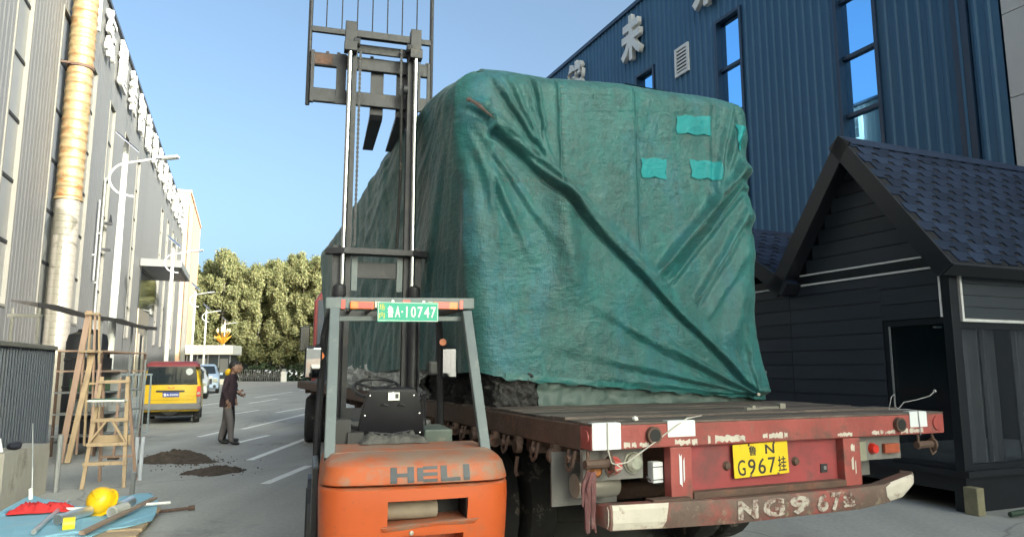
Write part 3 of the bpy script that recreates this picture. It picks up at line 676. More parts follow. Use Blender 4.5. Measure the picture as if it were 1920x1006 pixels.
#--HOUSES
# ------------------------------------------------------------------ prefabricated cabins on the right
def siding(parent, y0, y1, z0, z1, x, m, step=.20, skew=.006, name='siding_plank', clip=None):
    z = z0
    while z < z1 - .02:
        zt = min(z + step, z1); a, b = (y0, y1) if clip is None else clip((z + zt) / 2)
        if b - a > .05:
            MB().prism([(x, z + .004), (x - .012 - skew, z + .004), (x - .012, zt - .004), (x, zt - .004)], a, b, 'Y').build(name, m, parent)
        z += step
oH = (5.196, 8.048, 0)
def cabin(label, loc, rz, ridge_y, ridge_z, eave_z, y0, y1, length, detailed):
    h = thing('prefab_cabin', label, 'cabin', loc, rz)
    # skid base and floor
    MB().b2((.05, y0 + .05, .0), (length, y0 + .20, .40)).b2((.05, y1 - .25, .0), (length, y1 - .1, .40)).b2((.05, y0 + .2, .22), (.2, y1 - .25, .40)).build('skid_beam', m_fascia, h)
    MB().b2((-.03, y0 - .05, .40), (length, y1, .47)).build('floor_edge', m_fascia, h)
    wy = y0 + .95 if detailed else y0 + .02
    siding(h, wy, y1 - .01, .47, 2.80, 0, m_siding)
    if detailed: siding(h, y0 + .12, wy - .002, 2.22, 2.80, 0, m_siding)
    MB().b2((.03, wy, .47), (.08, y1 - .02, 2.8)).b2((.08, y1 - .1, .47), (length, y1 - .02, 2.8)).b2((length - .08, y0 + .05, .47), (length, y1 - .1, 2.8)).build('wall', m_fascia, h)
    # black band and white beads under the gable
    MB().b2((-.035, y0, 2.835), (.03, y1, 2.945)).build('fascia_band', m_fascia, h)
    MB().b2((-.034, y0 + .10, 2.806), (-.0, y1, 2.830)).build('bead', m_bead, h)
    def gclip(z):
        t = (ridge_z - .12 - z) / (ridge_z - eave_z)
        return ridge_y - t * (ridge_y - y0 - .12), ridge_y + t * (y1 - .15 - ridge_y)
    if detailed:
        MB().b2((-.034, y0 + .22, 2.95), (-.0, y1 - .25, 2.972)).build('bead', m_bead, h)
        siding(h, 0, 0, 2.975, ridge_z - .2, 0, m_siding, clip=gclip)
        MB().b2((-.045, y0 + .095, 2.22), (0, y0 + .119, 2.80)).build('bead', m_bead, h)
    # roof slopes: sheathing slab, rake boards, eave boards, shingles
    for sgn, ye in ((-1, y0 - .22), (1, y1 + .10)):
        dy = ye - ridge_y; dz = eave_z - .06 - ridge_z; L = math.hypot(dy, dz); ang = math.atan2(dz, abs(dy))
        n = Vector((0, -dz * (1 if dy > 0 else -1), abs(dy))).normalized()
        d = Vector((0, dy, dz)).normalized(); o = Vector((0, ridge_y, ridge_z))
        def P(x, t, k): return Vector((x, 0, 0)) + o + d * t + n * k
        w = MB(); w.loft([[P(-.26, 0, -.09), P(-.26, 0, 0), P(-.26, L, 0), P(-.26, L, -.09)], [P(length + .1, 0, -.09), P(length + .1, 0, 0), P(length + .1, L, 0), P(length + .1, L, -.09)]])
        rf = w.build('roof', m_shingledark, h)
        w = MB(); w.loft([[P(-.30, -.02, -.20), P(-.30, -.02, .022), P(-.30, L + .02, .022), P(-.30, L + .02, -.20)], [P(-.262, -.02, -.20), P(-.262, -.02, .022), P(-.262, L + .02, .022), P(-.262, L + .02, -.20)]])
        w.build('rake_board', m_fascia, h)
        w = MB(); w.loft([[P(-.26, .06, -.13), P(-.26, .06, -.092), P(-.26, L, -.092), P(-.26, L, -.13)], [P(.0, .06, -.13), P(.0, .06, -.092), P(.0, L, -.092), P(.0, L, -.13)]])
        w.build('rake_soffit', m_fascia, h)
        w = MB(); w.loft([[P(-.26, L + .001, -.16), P(-.26, L + .001, .012), P(-.26, L + .03, .012), P(-.26, L + .03, -.16)], [P(length + .1, L + .001, -.16), P(length + .1, L + .001, .012), P(length + .1, L + .03, .012), P(length + .1, L + .03, -.16)]])
        w.build('eave_board', m_fascia, h)
        if sgn < 0:
            # one shingle: full upper strip and one tab, the cut-out beside it shows the dark base
            cw = .29; ch = .165; nc = int(L / ch)
            w = MB()
            w.loft([[(0, 0, .002), (0, 0, .012), (0, ch * .62, .013), (0, ch * .62, .002)], [(cw - .006, 0, .002), (cw - .006, 0, .012), (cw - .006, ch * .62, .013), (cw - .006, ch * .62, .002)]])
            w.loft([[(0, ch * .62, .002), (0, ch * .62, .013), (.012, ch + .01, .016), (.012, ch + .01, .002)], [(cw * .66, ch * .62, .002), (cw * .66, ch * .62, .013), (cw * .66 - .02, ch + .01, .016), (cw * .66 - .02, ch + .01, .002)]])
            sm = w.mesh('shingle'); sm.materials.append(m_shingle)
            m3 = Matrix((Vector((1, 0, 0)), d, n)).transposed().to_4x4()
            nmax = int((length + .3) / cw)
            cnt = 0
            for r in range(nc + 1):
                for q in range(nmax):
                    x = -.25 + q * cw + (.5 * cw if r % 2 else 0) + (.1 * cw if r % 3 == 2 else 0)
                    if x + cw > length + .12 or r * ch + ch > L + .03: continue
                    if (not detailed and q > 4) or cnt >= 296: continue
                    s = link('shingle', sm, None, rf)
                    mm = m3.copy(); mm.translation = P(x, r * ch, .001 + random.uniform(0, .002)); s.matrix_local = mm; cnt += 1
    w = MB()
    w.loft([[(-.28, ridge_y - .11, ridge_z - .10), (-.28, ridge_y, ridge_z + .035), (-.28, ridge_y + .11, ridge_z - .10), (-.28, ridge_y, ridge_z + .01)], [(length + .1, ridge_y - .11, ridge_z - .10), (length + .1, ridge_y, ridge_z + .035), (length + .1, ridge_y + .11, ridge_z - .10), (length + .1, ridge_y, ridge_z + .01)]])
    w.build('ridge_cap', m_shingle, h)
    return h
h1 = cabin('black timber clad cabin with steep blue shingled gable roof and corner glazing', oH, R(22.5), 1.34, 4.70, 2.86, .16, 2.68, 4.1, True)
h2 = cabin('dark clad cabin half hidden between the tarpaulin and the nearer gabled cabin', Vector(oH) + yawf(R(22.5))[1] * 2.66, R(22.5), 1.55, 4.02, 2.90, .0, 3.1, 3.2, False)
# corner post, glazing and front of the near cabin
y0 = .16
MB().b2((-.045, y0 - .02, .47), (.10, y0 + .09, 2.90)).build('corner_post', m_fascia, h1, bevel=.006)
MB().b2((.0, y0 + .10, 2.145), (.06, y0 + .94, 2.215)).b2((.0, y0 + .10, .47), (.06, y0 + .94, .53)).b2((.0, y0 + .88, .53), (.06, y0 + .94, 2.145)).build('window_frame', m_fascia, h1)
MB().b2((-.012, y0 + .84, .53), (.0, y0 + .862, 2.145)).build('glazing_bead', m_steelpost, h1)
MB().b2((.026, y0 + .10, .53), (.034, y0 + .88, 2.145)).build('pane', m_glass, h1)
# front face: slate board with white edging above wide glass doors
z = 2.205
while z < 2.76:
    MB().b2((.215, y0 + .035, z + .003), (4.0, y0 + .06, z + .137)).build('siding_plank', m_slate, h1); z += .14
MB().b2((.17, y0 + .0, 2.165), (4.0, y0 + .062, 2.20)).b2((.17, y0 + .0, 2.77), (4.0, y0 + .062, 2.80)).b2((.17, y0 + .0, 2.20), (.205, y0 + .062, 2.77)).build('bead', mat('white_edge', (.62, .62, .62), .5), h1)
MB().b2((.10, y0 + .03, 2.09), (4.0, y0 + .10, 2.163)).b2((.10, y0 + .03, .47), (4.0, y0 + .10, .53)).b2((1.75, y0 + .03, .53), (1.83, y0 + .10, 2.09)).b2((.10, y0 + .03, .53), (.16, y0 + .10, 2.09)).build('door_frame', m_fascia, h1)
MB().b2((.16, y0 + .06, .53), (1.75, y0 + .068, 2.09)).build('pane', m_glass, h1)
MB().b2((1.83, y0 + .06, .53), (3.9, y0 + .068, 2.09)).build('pane', m_glass, h1)
for x0, x1, yy in ((.17, .60, .14), (.72, .98, .20), (1.25, 1.6, .16)):
    pts = []
    w = MB(); nn = 14
    lo_ = [(x0 + (x1 - x0) * i / nn, y0 + yy + .03 * math.sin(i * 1.9), .5) for i in range(nn + 1)]
    for i in range(nn):
        a, b = lo_[i], lo_[i + 1]; w.quad(a, b, (b[0], b[1], 2.12), (a[0], a[1], 2.12))
    w.build('curtain', m_curtain, h1, True)
for x in (.4, .95, 1.2): MB().box((x, y0 + .5, 2.13), (.10, .05, .02)).build('downlight', m_platewhite, h1)
MB().b2((.09, y0 + .11, .472), (4.0, 2.5, .49)).build('inner_floor', mat('grey_floor', (.22, .23, .25), .5, 0, .1, 2), h1)
bk = thing('footing_block', 'pale yellowish block under the near cabin\'s front corner', 'block', Vector(oH) + Vector((-.02, .04, 0)), R(22.5))
MB().b2((-.02, 0, 0), (.10, .16, .30)).build('block', mat('old_timber', (.22, .20, .13), .8, 0, .25, 6), bk, bevel=.008)
hs = link('hose', MB().tube([Vector(oH) + Vector(p) for p in ((.25, -.05, .04), (.6, .05, .07), (1.0, .0, .05), (1.6, .3, .06), (2.4, .4, .05), (3.2, 1.0, .05))], .03, 7).mesh('hose', True), mat('green_hose', (.03, .06, .04), .6))
tag(hs, 'dark green hose lying by the near cabin\'s front corner', 'hose')

# ------------------------------------------------------------------ trailer
aT = R(23); rT, fT = yawf(aT); oT = Vector((.441, 4.02, 0))
def to_rear(u, v, y=1.6):             # (x, z) on the plane y of the trailer's frame
    x = (u - 960) / 1320; q = (503 - v) / 1320
    d = Vector((x, _c - _s * q, _s + _c * q)); o = Vector((0, 0, 1.62)); p0 = oT + fT * y
    t = (p0 - o).dot(fT) / d.dot(fT); p = o + d * t - oT
    return p.dot(rT), p.z
TR = thing('flatbed_trailer', 'rusty red flatbed semi-trailer with yellow rear plate, carrying the tarped load', 'trailer', oT, aT)
WT = 2.88
MB().b2((0, 0, 1.165), (WT, .13, 1.300)).build('rear_beam', m_redsteel, TR, bevel=.008)
MB().b2((0, .131, 1.155), (.10, 14.5, 1.300)).build('side_beam', m_rustbrown, TR, bevel=.006)
MB().b2((WT - .10, .131, 1.155), (WT, 14.5, 1.300)).build('side_beam', m_rustbrown, TR, bevel=.006)
y = .14; k = 0
while y < 14.3:
    wv = .21; w = MB(); dz = random.uniform(-.006, .008)
    w.b2((.02, y + .004, 1.302), (WT - .02, y + wv - .004, 1.318 + dz))
    bmesh.ops.subdivide_edges(w.bm, edges=[e for e in w.bm.edges if abs(e.verts[0].co.x - e.verts[1].co.x) > 1], cuts=10)
    for v in w.bm.verts: v.co.z += .006 * mnoise.noise(Vector((v.co.x * 1.7, y * 3, 0))) if v.co.z > 1.31 else 0
    w.build('deck_board', m_deck, TR); y += wv
MB().b2((.0, .0, 1.302), (WT, .135, 1.312)).build('deck_edge', m_deck, TR)
MB().b2((.85, .3, .85), (1.0, 14.4, 1.15)).b2((1.75, .3, .85), (1.9, 14.4, 1.15)).build('chassis_rail', m_rustbrown, TR)
for k in range(12): MB().b2((.1, 1.0 + k * 1.15, 1.05), (WT - .1, 1.1 + k * 1.15, 1.154)).build('cross_member', m_rustbrown, TR)
# tube ends, end caps
for x in (.405, 2.415):
    w = MB(); w.lathe([(.048, -.03), (.048, .0), (.036, .0), (.036, -.028)], (x, -.0, 1.238), 'Y', 20); w.build('tube_end', m_rustbrown, TR, True)
    MB().lathe([(.0, 0), (.036, 0), (.036, .003)], (x, -.0335, 1.238), 'Y', 20).build('tube_bore', m_dark, TR)  # dark disc painted in for the shade inside the tube
MB().lathe([(.0, 0), (.042, 0), (.04, -.008), (0, -.01)], (-.001, .06, 1.235), 'X', 18).build('reflector', mat('dull_red', (.30, .06, .055), .5, 0, .2, 12), TR, True)
MB().lathe([(.0, 0), (.052, 0), (.05, -.008), (0, -.01)], (2.81, -.003, 1.238), 'Y', 18).build('reflector', bpy.data.materials['dull_red'], TR, True)
# white sheets stuck on the beam
for x0, x1, z0, z1, ro in ((.005, .19, 1.168, 1.312, 0), (.51, .705, 1.222, 1.312, 0), (2.53, 2.70, 1.215, 1.318, 0)):
    w = MB(); w.b2((x0, -.006, z0), (x1, -.003, z1)); w.b2((x0 + .004, -.004, z1), (x1 - .004, .05, z1 + .003))
    w.build('white_sheet', m_paper, TR)
m_flaking = mat('flaking_paint', (.50, .46, .41), .7, 0, .2, 12, ((.19, .075, .06), .40, 16))
# chipped paint labels on the beam
def blotch(x0, x1, z0, z1, y, m, name='chipped_paint', n=16, parent=TR):
    bm = bmesh.new(); up = []; dn = []
    for i in range(n + 1):
        x = x0 + (x1 - x0) * i / n
        up.append(bm.verts.new((x, y, z1 - random.uniform(0, .35) * (z1 - z0)))); dn.append(bm.verts.new((x, y, z0 + random.uniform(0, .35) * (z1 - z0))))
    for i in range(n): 
        if random.random() < .88: bm.faces.new((dn[i], dn[i + 1], up[i + 1], up[i]))
    me = bpy.data.meshes.new(name); bm.to_mesh(me); bm.free(); return link(name, me, m, parent)
for x0_, x1_, z0_, z1_ in ((.80, 1.08, 1.168, 1.226), (1.22, 1.42, 1.182, 1.224), (.56, .72, 1.168, 1.212), (1.85, 1.98, 1.172, 1.205), (2.16, 2.38, 1.172, 1.206), (2.44, 2.66, 1.170, 1.212), (.21, .38, 1.168, 1.205)):
    blotch(x0_, x1_, z0_, z1_, -.002, m_flaking)
# rear frame between the pillars
MB().b2((.67, .05, .90), (1.90, .09, 1.164)).build('back_panel', m_redpaint, TR)
for x0 in (.52, 1.885):
    w = MB(); w.b2((x0, -.01, .86), (x0 + .15, .06, 1.163)); w.build('pillar', m_redsteel, TR, bevel=.006)
blotch(.578, .615, .91, 1.145, -.013, m_paper, 'white_tape', 4); blotch(1.945, 1.98, 1.075, 1.135, -.013, m_chipped, 'white_tape', 4); blotch(1.945, 1.985, .92, 1.05, -.013, m_chipped, 'white_tape', 4)
MB().b2((.67, -.02, .86), (1.885, .05, .902)).build('ledge', m_rustbrown, TR, bevel=.006)
MB().box((1.76, .046, .975), (.055, .008, .055)).build('marker_square', m_ink, TR)
MB().box((1.765, .040, .977), (.02, .004, .022)).build('marker_dot', m_steelpost, TR)
for x in (1.52, .97): MB().lathe([(.0, 0), (.03, 0), (.02, -.02), (0, -.022)], (x, .05, 1.03), 'Y', 12).build('bolt', m_rustbrown, TR, True)
# registration plate
pl = MB().box((1.245, .02, 1.028), (.435, .006, .20)).build('registration_plate', m_plateyellow, TR, bevel=.004)
pl.rotation_euler = (0, R(-1.5), 0)
def put_text(t, x, y, z, w, h, m, parent, right=(1, 0, 0), bold=.0, name='lettering', thick=.003):
    me = fit(text_mesh(t, 1, .5, bold), w, h); n = len(me.vertices); co = np.empty(n * 3); me.vertices.foreach_get('co', co); co = co.reshape(-1, 3); co[:, 2] *= thick; me.vertices.foreach_set('co', co.ravel())
    me.transform(facing(right, Vector((x, y, z)))); me.update(); return link(name, me, m, parent)
put_text('鲁', 1.178, .016, 1.085, .058, .060, m_ink, pl, bold=.01); put_text('N', 1.315, .016, 1.087, .072, .058, m_ink, pl, bold=.015)
for ch, x in (('G', 1.085), ('9', 1.165), ('6', 1.245), ('7', 1.325)): put_text(ch, x, .016, .988, .058, .095, m_ink, pl, bold=.004)
put_text('挂', 1.408, .016, .990, .066, .092, m_ink, pl, bold=.008)
for x, z in ((1.15, 1.12), (1.35, 1.12), (1.15, .935), (1.37, .935)): MB().lathe([(.0, 0), (.008, 0), (.006, -.006), (0, -.007)], (x, .015, z), 'Y', 8).build('screw', m_chrome, pl)
# under-run bumper
w = MB()
secs = []
for x, z0, z1, yy in ((.04, .765, .875, -.06), (.06, .75, .885, -.085), (.45, .735, .875, -.09), (.9, .722, .862, -.09), (1.9, .728, .860, -.09), (2.12, .748, .865, -.09), (2.30, .775, .90, -.085), (2.44, .84, .915, -.06), (2.47, .905, .925, -.03)):
    secs.append([(x, yy, z0), (x, yy - .012, z0 + (z1 - z0) * .3), (x, yy - .012, z0 + (z1 - z0) * .8), (x, yy, z1), (x, yy + .09, z1 - .004), (x, yy + .09, z0 + .004)])
w.loft(secs); bp = w.build('bumper', mat('rusted_bumper', (.115, .078, .064), .7, 0, .35, 4, ((.25, .065, .057), .52, 2.6), (30, .6, .01), dirt2=((.26, .22, .16), .32, 9)), TR, bevel=0, smooth=True)
def skin_patch(x0, x1, m, name, off=.0025):
    ss = []
    for x, z0, z1, yy in ((.04, .765, .875, -.06), (.06, .75, .885, -.085), (.45, .735, .875, -.09), (.9, .722, .862, -.09), (1.9, .728, .860, -.09), (2.12, .748, .865, -.09), (2.30, .775, .90, -.085), (2.44, .84, .915, -.06), (2.465, .90, .925, -.03)):
        ss.append((x, z0, z1, yy))
    xs = np.linspace(x0, x1, 14); A = np.array(ss)
    bm = bmesh.new(); rows = []
    for i, x in enumerate(xs):
        z0 = np.interp(x, A[:, 0], A[:, 1]); z1 = np.interp(x, A[:, 0], A[:, 2]); yy = np.interp(x, A[:, 0], A[:, 3])
        jit = .05 if (i in (0, 13) and .1 < x < 2.4) else 0
        rows.append([bm.verts.new((x + jit * random.uniform(-1, 1), yy - o - off, z)) for o, z in ((0, z0 + .003), (.012, z0 + (z1 - z0) * .3), (.012, z0 + (z1 - z0) * .8), (0, z1 - .002))])
    for i in range(13):
        for j in range(3):
            bm.faces.new((rows[i][j], rows[i + 1][j], rows[i + 1][j + 1], rows[i][j + 1]))
    me = bpy.data.meshes.new(name); bm.to_mesh(me); bm.free(); return link(name, me, m, bp)
skin_patch(.05, .42, m_chipped, 'white_end'); skin_patch(2.17, 2.45, m_chipped, 'white_end')
MB().b2((.36, -.06, .86), (.62, .02, .885)).build('bracket', m_rustbrown, bp)
m_worn = mat('worn_white', (.42, .38, .34), .7, 0, .2, 9, ((.12, .055, .045), .60, 26))
for ch, x, wv in (('N', .99, .150), ('G', 1.185, .165), ('9', 1.39, .155), ('6', 1.575, .095), ('7', 1.69, .085), ('挂', 1.80, .10)):
    put_text(ch, x, -.1045, (.795), wv, .108 if ch != '挂' else .085, m_worn, bp, bold=.045, thick=.003)
for s in ((.62, .66), (1.92, 1.96)): MB().b2((s[0], -.01, .73), (s[1] + .05, .10, .86)).build('bumper_hanger', m_rustbrown, TR)
# lamps, left
lpz = MB().b2((.0, .10, .985), (.40, .13, 1.160)).build('lamp_plate', m_flap, TR)
for x, z, r, m in ((.07, 1.045, .040, mat('dull_amber', (.35, .12, .03), .4, 0, .25, 18)), (.20, 1.065, .046, mat('pink_lens', (.50, .10, .09), .35, 0, .15, 15)), (.330, 1.075, .056, m_clearlens)):
    MB().lathe([(0, -.04), (r * .6, -.038), (r * .95, -.02), (r, 0), (r * 1.12, 0), (r * 1.12, .012)], (x, .09, z), 'Y', 18).build('lamp', m, lpz, True)
wt = MB().b2((.445, .06, .955), (.515, .12, 1.075)).build('junction_box', m_paper, TR, bevel=.006)
MB().b2((.442, .057, 1.045), (.518, .06, 1.05)).b2((.442, .057, .972), (.518, .06, .977)).build('wire_tie', m_ink, wt)
MB().lathe([(.0, -.0), (.07, 0), (.075, .02), (.075, .26), (.07, .28), (0, .28)], (.05, .30, .930), 'X', 22).build('air_tank', m_alu, TR, True)
MB().tube([(.42, .10, .99), (.47, .08, .95), (.53, .1, .945)], .006, 6).build('wire', m_ink, TR)
MB().b2((-.05, .40, .80), (.40, .415, 1.12)).build('mud_flap', m_flap, TR)
# lamps, right
lq = MB().b2((2.08, .08, 1.0), (2.52, .12, 1.155)).build('lamp_plate', m_flap, TR)
MB().lathe([(0, -.04), (.028, -.036), (.036, -.015), (.038, 0)], (2.245, .08, 1.075), 'Y', 18).build('lamp', m_redlens, lq, True)
MB().b2((2.34, .05, 1.04), (2.48, .078, 1.105)).build('lamp', mat('dirty_amber', (.35, .08, .04), .45, 0, .2, 15), lq, bevel=.006)
MB().b2((2.09, .05, 1.0), (2.16, .078, 1.13)).build('lamp', mat('dirty_clear', (.26, .26, .20), .4, 0, .2, 15), lq, bevel=.006)
MB().b2((2.05, .20, .88), (2.35, .22, 1.0)).build('mud_flap', m_flap, TR)
# ratchet winches and rings
def winch(x, y):
    w = MB(); w.tube([(x - .05, y, 1.09), (x + .13, y, 1.09)], .026, 9).lathe([(.04, 0), (.045, .012), (.03, .02)], (x + .10, y, 1.09), 'X', 10).tube([(x - .03, y, 1.16), (x - .03, y + .0, 1.06)], .010, 6).tube([(x + .11, y, 1.16), (x + .12, y - .01, 1.10), (x + .14, y, 1.04), (x + .10, y, 1.02), (x + .08, y, 1.07)], .009, 6)
    return w.build('winch', m_rustbrown, TR, True)
winch(2.66, .02); winch(.02, .02); 
for k in range(26):
    y = .22 + k * .24 + random.uniform(-.05, .05)
    w = MB(); s = random.uniform(.8, 1.15)
    if k % 2:
        w.lathe([(.026 * s, -.02), (.042 * s, -.02), (.042 * s, .02), (.026 * s, .02), (.026 * s, -.02)], (-.02, y, 1.095), 'Y' if k % 4 == 1 else 'X', 12).box((-.01, y, 1.135), (.05, .05, .05))
    else:
        w.tube([(-.01, y - .04, 1.15), (-.03, y - .035, 1.06), (-.035, y, 1.035), (-.03, y + .035, 1.06), (-.01, y + .04, 1.15)], .011, 7).tube([(.06, y, 1.10), (-.05, y, 1.10)], .022, 8)
    if k == 3: w.tube([(-.02, y, 1.03), (-.03, y + .01, .93), (-.02, y, .90)], .014, 6)
    w.build('lashing_ring', m_rustbrown, TR, True)
# axles and wheels
def wheel(parent, c, r=.50, w=.28, name='wheel', axis='X', seg=26, mt=m_rubber, mr=m_flap):
    x, y, z = c
    t = MB().lathe([(r * .60, -w / 2), (r * .9, -w / 2), (r * .98, -w * .40), (r, -w * .2), (r, w * .2), (r * .98, w * .40), (r * .9, w / 2), (r * .60, w / 2)], c, axis, seg).build(name, mt, parent, True)
    MB().lathe([(0, -w * .30), (r * .22, -w * .32), (r * .25, -w * .2), (r * .52, -w * .22), (r * .60, -w * .46), (r * .605, w * .46), (r * .52, w * .22), (r * .25, w * .2), (r * .22, w * .32), (0, w * .30)], c, axis, seg).build('rim', mr, t, True)
    return t
for y in (2.3, 3.6, 4.9):
    for x in (.24, .58, 2.30, 2.64): wheel(TR, (x, y, .50))
    MB().tube([(.2, y, .5), (2.7, y, .5)], .08, 10).build('axle', m_rustbrown, TR, True)
for x in (.5, 2.2): MB().b2((x, 9.5, .05), (x + .16, 9.7, 1.1)).build('landing_leg', m_rustbrown, TR)
# things hung on the trailer
w = MB()
for k in range(15):
    x = -.02 + random.uniform(-.03, .03); y = -.02 + random.uniform(-.02, .03); L = random.uniform(.18, .34)
    w.tube([(x * .4, y, 1.055), (x + random.uniform(-.015, .015), y, 1.055 - L * .4), (x + random.uniform(-.02, .02), y + random.uniform(-.01, .01), 1.055 - L)], [.010, .013, .006], 5)
o = link('rag_tassel', w.mesh('rag_tassel', True), m_rag, None, oT, (0, 0, aT)); tag(o, 'frayed faded red rag hanging from the trailer\'s left rear corner', 'rag')
o = link('rope', MB().tube([(.13, -.04, 1.09), (.2, -.05, 1.10), (.40, -.03, 1.20), (.56, -.014, 1.285), (.66, .01, 1.325), (.85, .12, 1.33)], .0042, 6).tube([(.10, -.012, 1.315), (.10, -.012, 1.17), (.11, -.03, 1.10), (.13, -.04, 1.09)], .004, 6).tube([(.13, -.05, 1.09), (.16, -.06, 1.07), (.13, -.05, 1.06)], .007, 6).mesh('rope', True), m_rope, None, oT, (0, 0, aT))
tag(o, 'pale grey rope tied slantwise across the left end of the rear beam', 'rope')
o = link('wire', MB().tube([(2.62, -.010, 1.16), (2.615, -.011, 1.24), (2.61, -.011, 1.325), (2.56, .03, 1.335), (2.40, .05, 1.335), (2.42, .04, 1.42), (2.45, .04, 1.44), (2.45, .04, 1.36), (2.47, .03, 1.34), (2.53, .03, 1.385), (2.65, .02, 1.40), (2.77, .01, 1.425), (2.82, .01, 1.455)], .0032, 6).sphere((2.825, .01, 1.458), .013, (1, 1, 1), 1).mesh('wire', True), mat('pale_wire', (.24, .24, .25), .6), None, oT, (0, 0, aT))
tag(o, 'loose pale wire looped up at the trailer\'s right rear corner', 'wire')
o = link('broken_bracket', MB().box((1.75, .55, 1.335), (.42, .03, .018), (0, 0, R(10))).box((1.92, .57, 1.345), (.05, .05, .04)).box((1.62, .53, 1.342), (.03, .04, .03)).mesh('broken_bracket', False, .003), m_alu, None, oT, (0, 0, aT))
tag(o, 'small tan metal bracket lying on the deck below the tarpaulin\'s right corner', 'bracket')
o = link('pebble', MB().sphere((.33, .06, 1.33), .02, (1, .8, .8), 1).jitter(.004).mesh('pebble'), m_platewhite, None, oT, (0, 0, aT)); tag(o, 'small white stone on the trailer deck\'s rear edge', 'stone')

# ------------------------------------------------------------------ the load under the tarpaulin
LD = thing('wrapped_load', 'wrapped house module on the trailer, showing under the tarpaulin\'s hem', 'load', oT, aT)
MB().b2((.14, 1.78, 1.32), (2.62, 9.2, 3.9)).build('module', m_underwrap, LD)
def crumple(name, a, b, nu, nv, depth, amp, sc, m, seed=0, bulge=0):
    """creased sheet on the vertical rectangle a-b, thrown out by 'depth' direction vector"""
    a = Vector(a); b = Vector(b); d = Vector(depth); bm = bmesh.new(); g = []
    for i in range(nu + 1):
        row = []
        for j in range(nv + 1):
            u = i / nu; t = j / nv
            p = Vector((a.x + (b.x - a.x) * u, a.y + (b.y - a.y) * u, a.z + (b.z - a.z) * t))
            q = Vector((p.x * sc, p.y * sc, p.z * sc * 1.3 + seed))
            h = mnoise.turbulence(q, 4, False) - .5 + .8 * abs(mnoise.noise(q * 2.3))
            row.append(bm.verts.new(p + d * (amp * h + bulge * math.sin(math.pi * t))))
        g.append(row)
    for i in range(nu):
        for j in range(nv): bm.faces.new((g[i][j], g[i + 1][j], g[i + 1][j + 1], g[i][j + 1]))
    me = bpy.data.meshes.new(name); bm.to_mesh(me); bm.free()
    for p in me.polygons: p.use_smooth = True
    return link(name, me, m, LD)
crumple('base_wrap', (.43, 1.615, 1.318), (2.78, 1.66, 1.60), 120, 14, (0, -1, 0), .05, 3.2, m_underwrap, 3)
crumple('shade_net', (.43, 1.60, 1.318), (.08, 1.63, 1.62), 40, 24, (0, -1, 0), .06, 9, m_net, 7)
crumple('shade_net', (.08, 1.63, 1.318), (.02, 3.3, 1.66), 90, 24, (-1, 0, 0), .06, 8, m_net, 9)
crumple('clear_wrap', (.02, 3.28, 1.318), (.0, 9.0, 1.72), 240, 22, (-1, 0, 0), .12, 4.5, m_plastic, 5, .05)

# ------------------------------------------------------------------ tarpaulin
YR = 1.60; YE = 9.5; XR = 2.74
def hem_z(sec, q):
    return {'L': 1.60 + .02 * np.sin(q * 2.1), 'B': 1.545 - .075 * q, 'R': 1.34 + 0 * q}[sec]
def P_(u, v): return np.array(to_rear(u, v, YR))
def seg(X, Z, a, b, w0, w1, A, kind, fade=(.12, .12)):
    a = np.array(a); b = np.array(b); d = b - a; L = np.hypot(*d); d = d / L; n = np.array([-d[1], d[0]])
    if n[1] < 0: n = -n                                     # positive side = above
    t = ((X - a[0]) * d[0] + (Z - a[1]) * d[1]) / L; s = (X - a[0]) * n[0] + (Z - a[1]) * n[1]
    s = s + .004 * np.sin(t * 17 + a[0] * 9) * np.minimum(1, np.abs(t) * 3)
    w = w0 + (w1 - w0) * np.clip(t, 0, 1)
    m = np.clip((t + .02) / fade[0], 0, 1) * np.clip((1.02 - t) / fade[1], 0, 1); m = m * m * (3 - 2 * m)
    if kind == 'ridge': h = np.exp(-(s / w) ** 2)
    elif kind == 'pleat': h = np.exp(-(s / w) ** 2) - .8 * np.exp(-((s + 1.4 * w) / (.8 * w)) ** 2)
    elif kind == 'lip': h = 1 / (1 + np.exp(-np.clip(s / (.055 * w), -30, 30))) * np.exp(-np.clip(s, 0, 9) / (1.8 * w)) - .45 * np.exp(-((s + .30 * w) / (.30 * w)) ** 2)
    return A * m * h
def vnoise(X, Z, sx, sz, seed):
    rs = np.random.RandomState(seed); G = rs.rand(64, 64)
    x = X * sx; z = Z * sz; xi = np.floor(x).astype(int); zi = np.floor(z).astype(int); fx = x - xi; fz = z - zi
    fx = fx * fx * (3 - 2 * fx); fz = fz * fz * (3 - 2 * fz)
    g = lambda i, j: G[i % 64, j % 64]
    return (g(xi, zi) * (1 - fx) * (1 - fz) + g(xi + 1, zi) * fx * (1 - fz) + g(xi, zi + 1) * (1 - fx) * fz + g(xi + 1, zi + 1) * fx * fz) - .5
def ridged(X, Z, sx, sz, seed):
    wx = X + .06 * vnoise(X, Z, 4, 4, seed + 50); wz = Z + .06 * vnoise(X, Z, 4, 4, seed + 60)
    return np.clip(1 - np.abs(vnoise(wx, wz, sx, sz, seed)) * 5, 0, 1) ** 2
def crinkle(X, Z):
    m = .45 + 1.1 * (vnoise(X, Z, 1.3, 1.1, 70) + .3).clip(0, 1)
    return m * (.0030 * ridged(X, Z, 3.2, 5, 71) + .0028 * ridged(X + .25 * Z, Z - .22 * X, 5, 17, 72) + .0010 * ridged(X, Z, 18, 34, 73) + .0022 * ridged(X - .5 * Z, Z + .4 * X, 9, 6, 74))
KN = P_(868, 193); CR = P_(1412, 738)
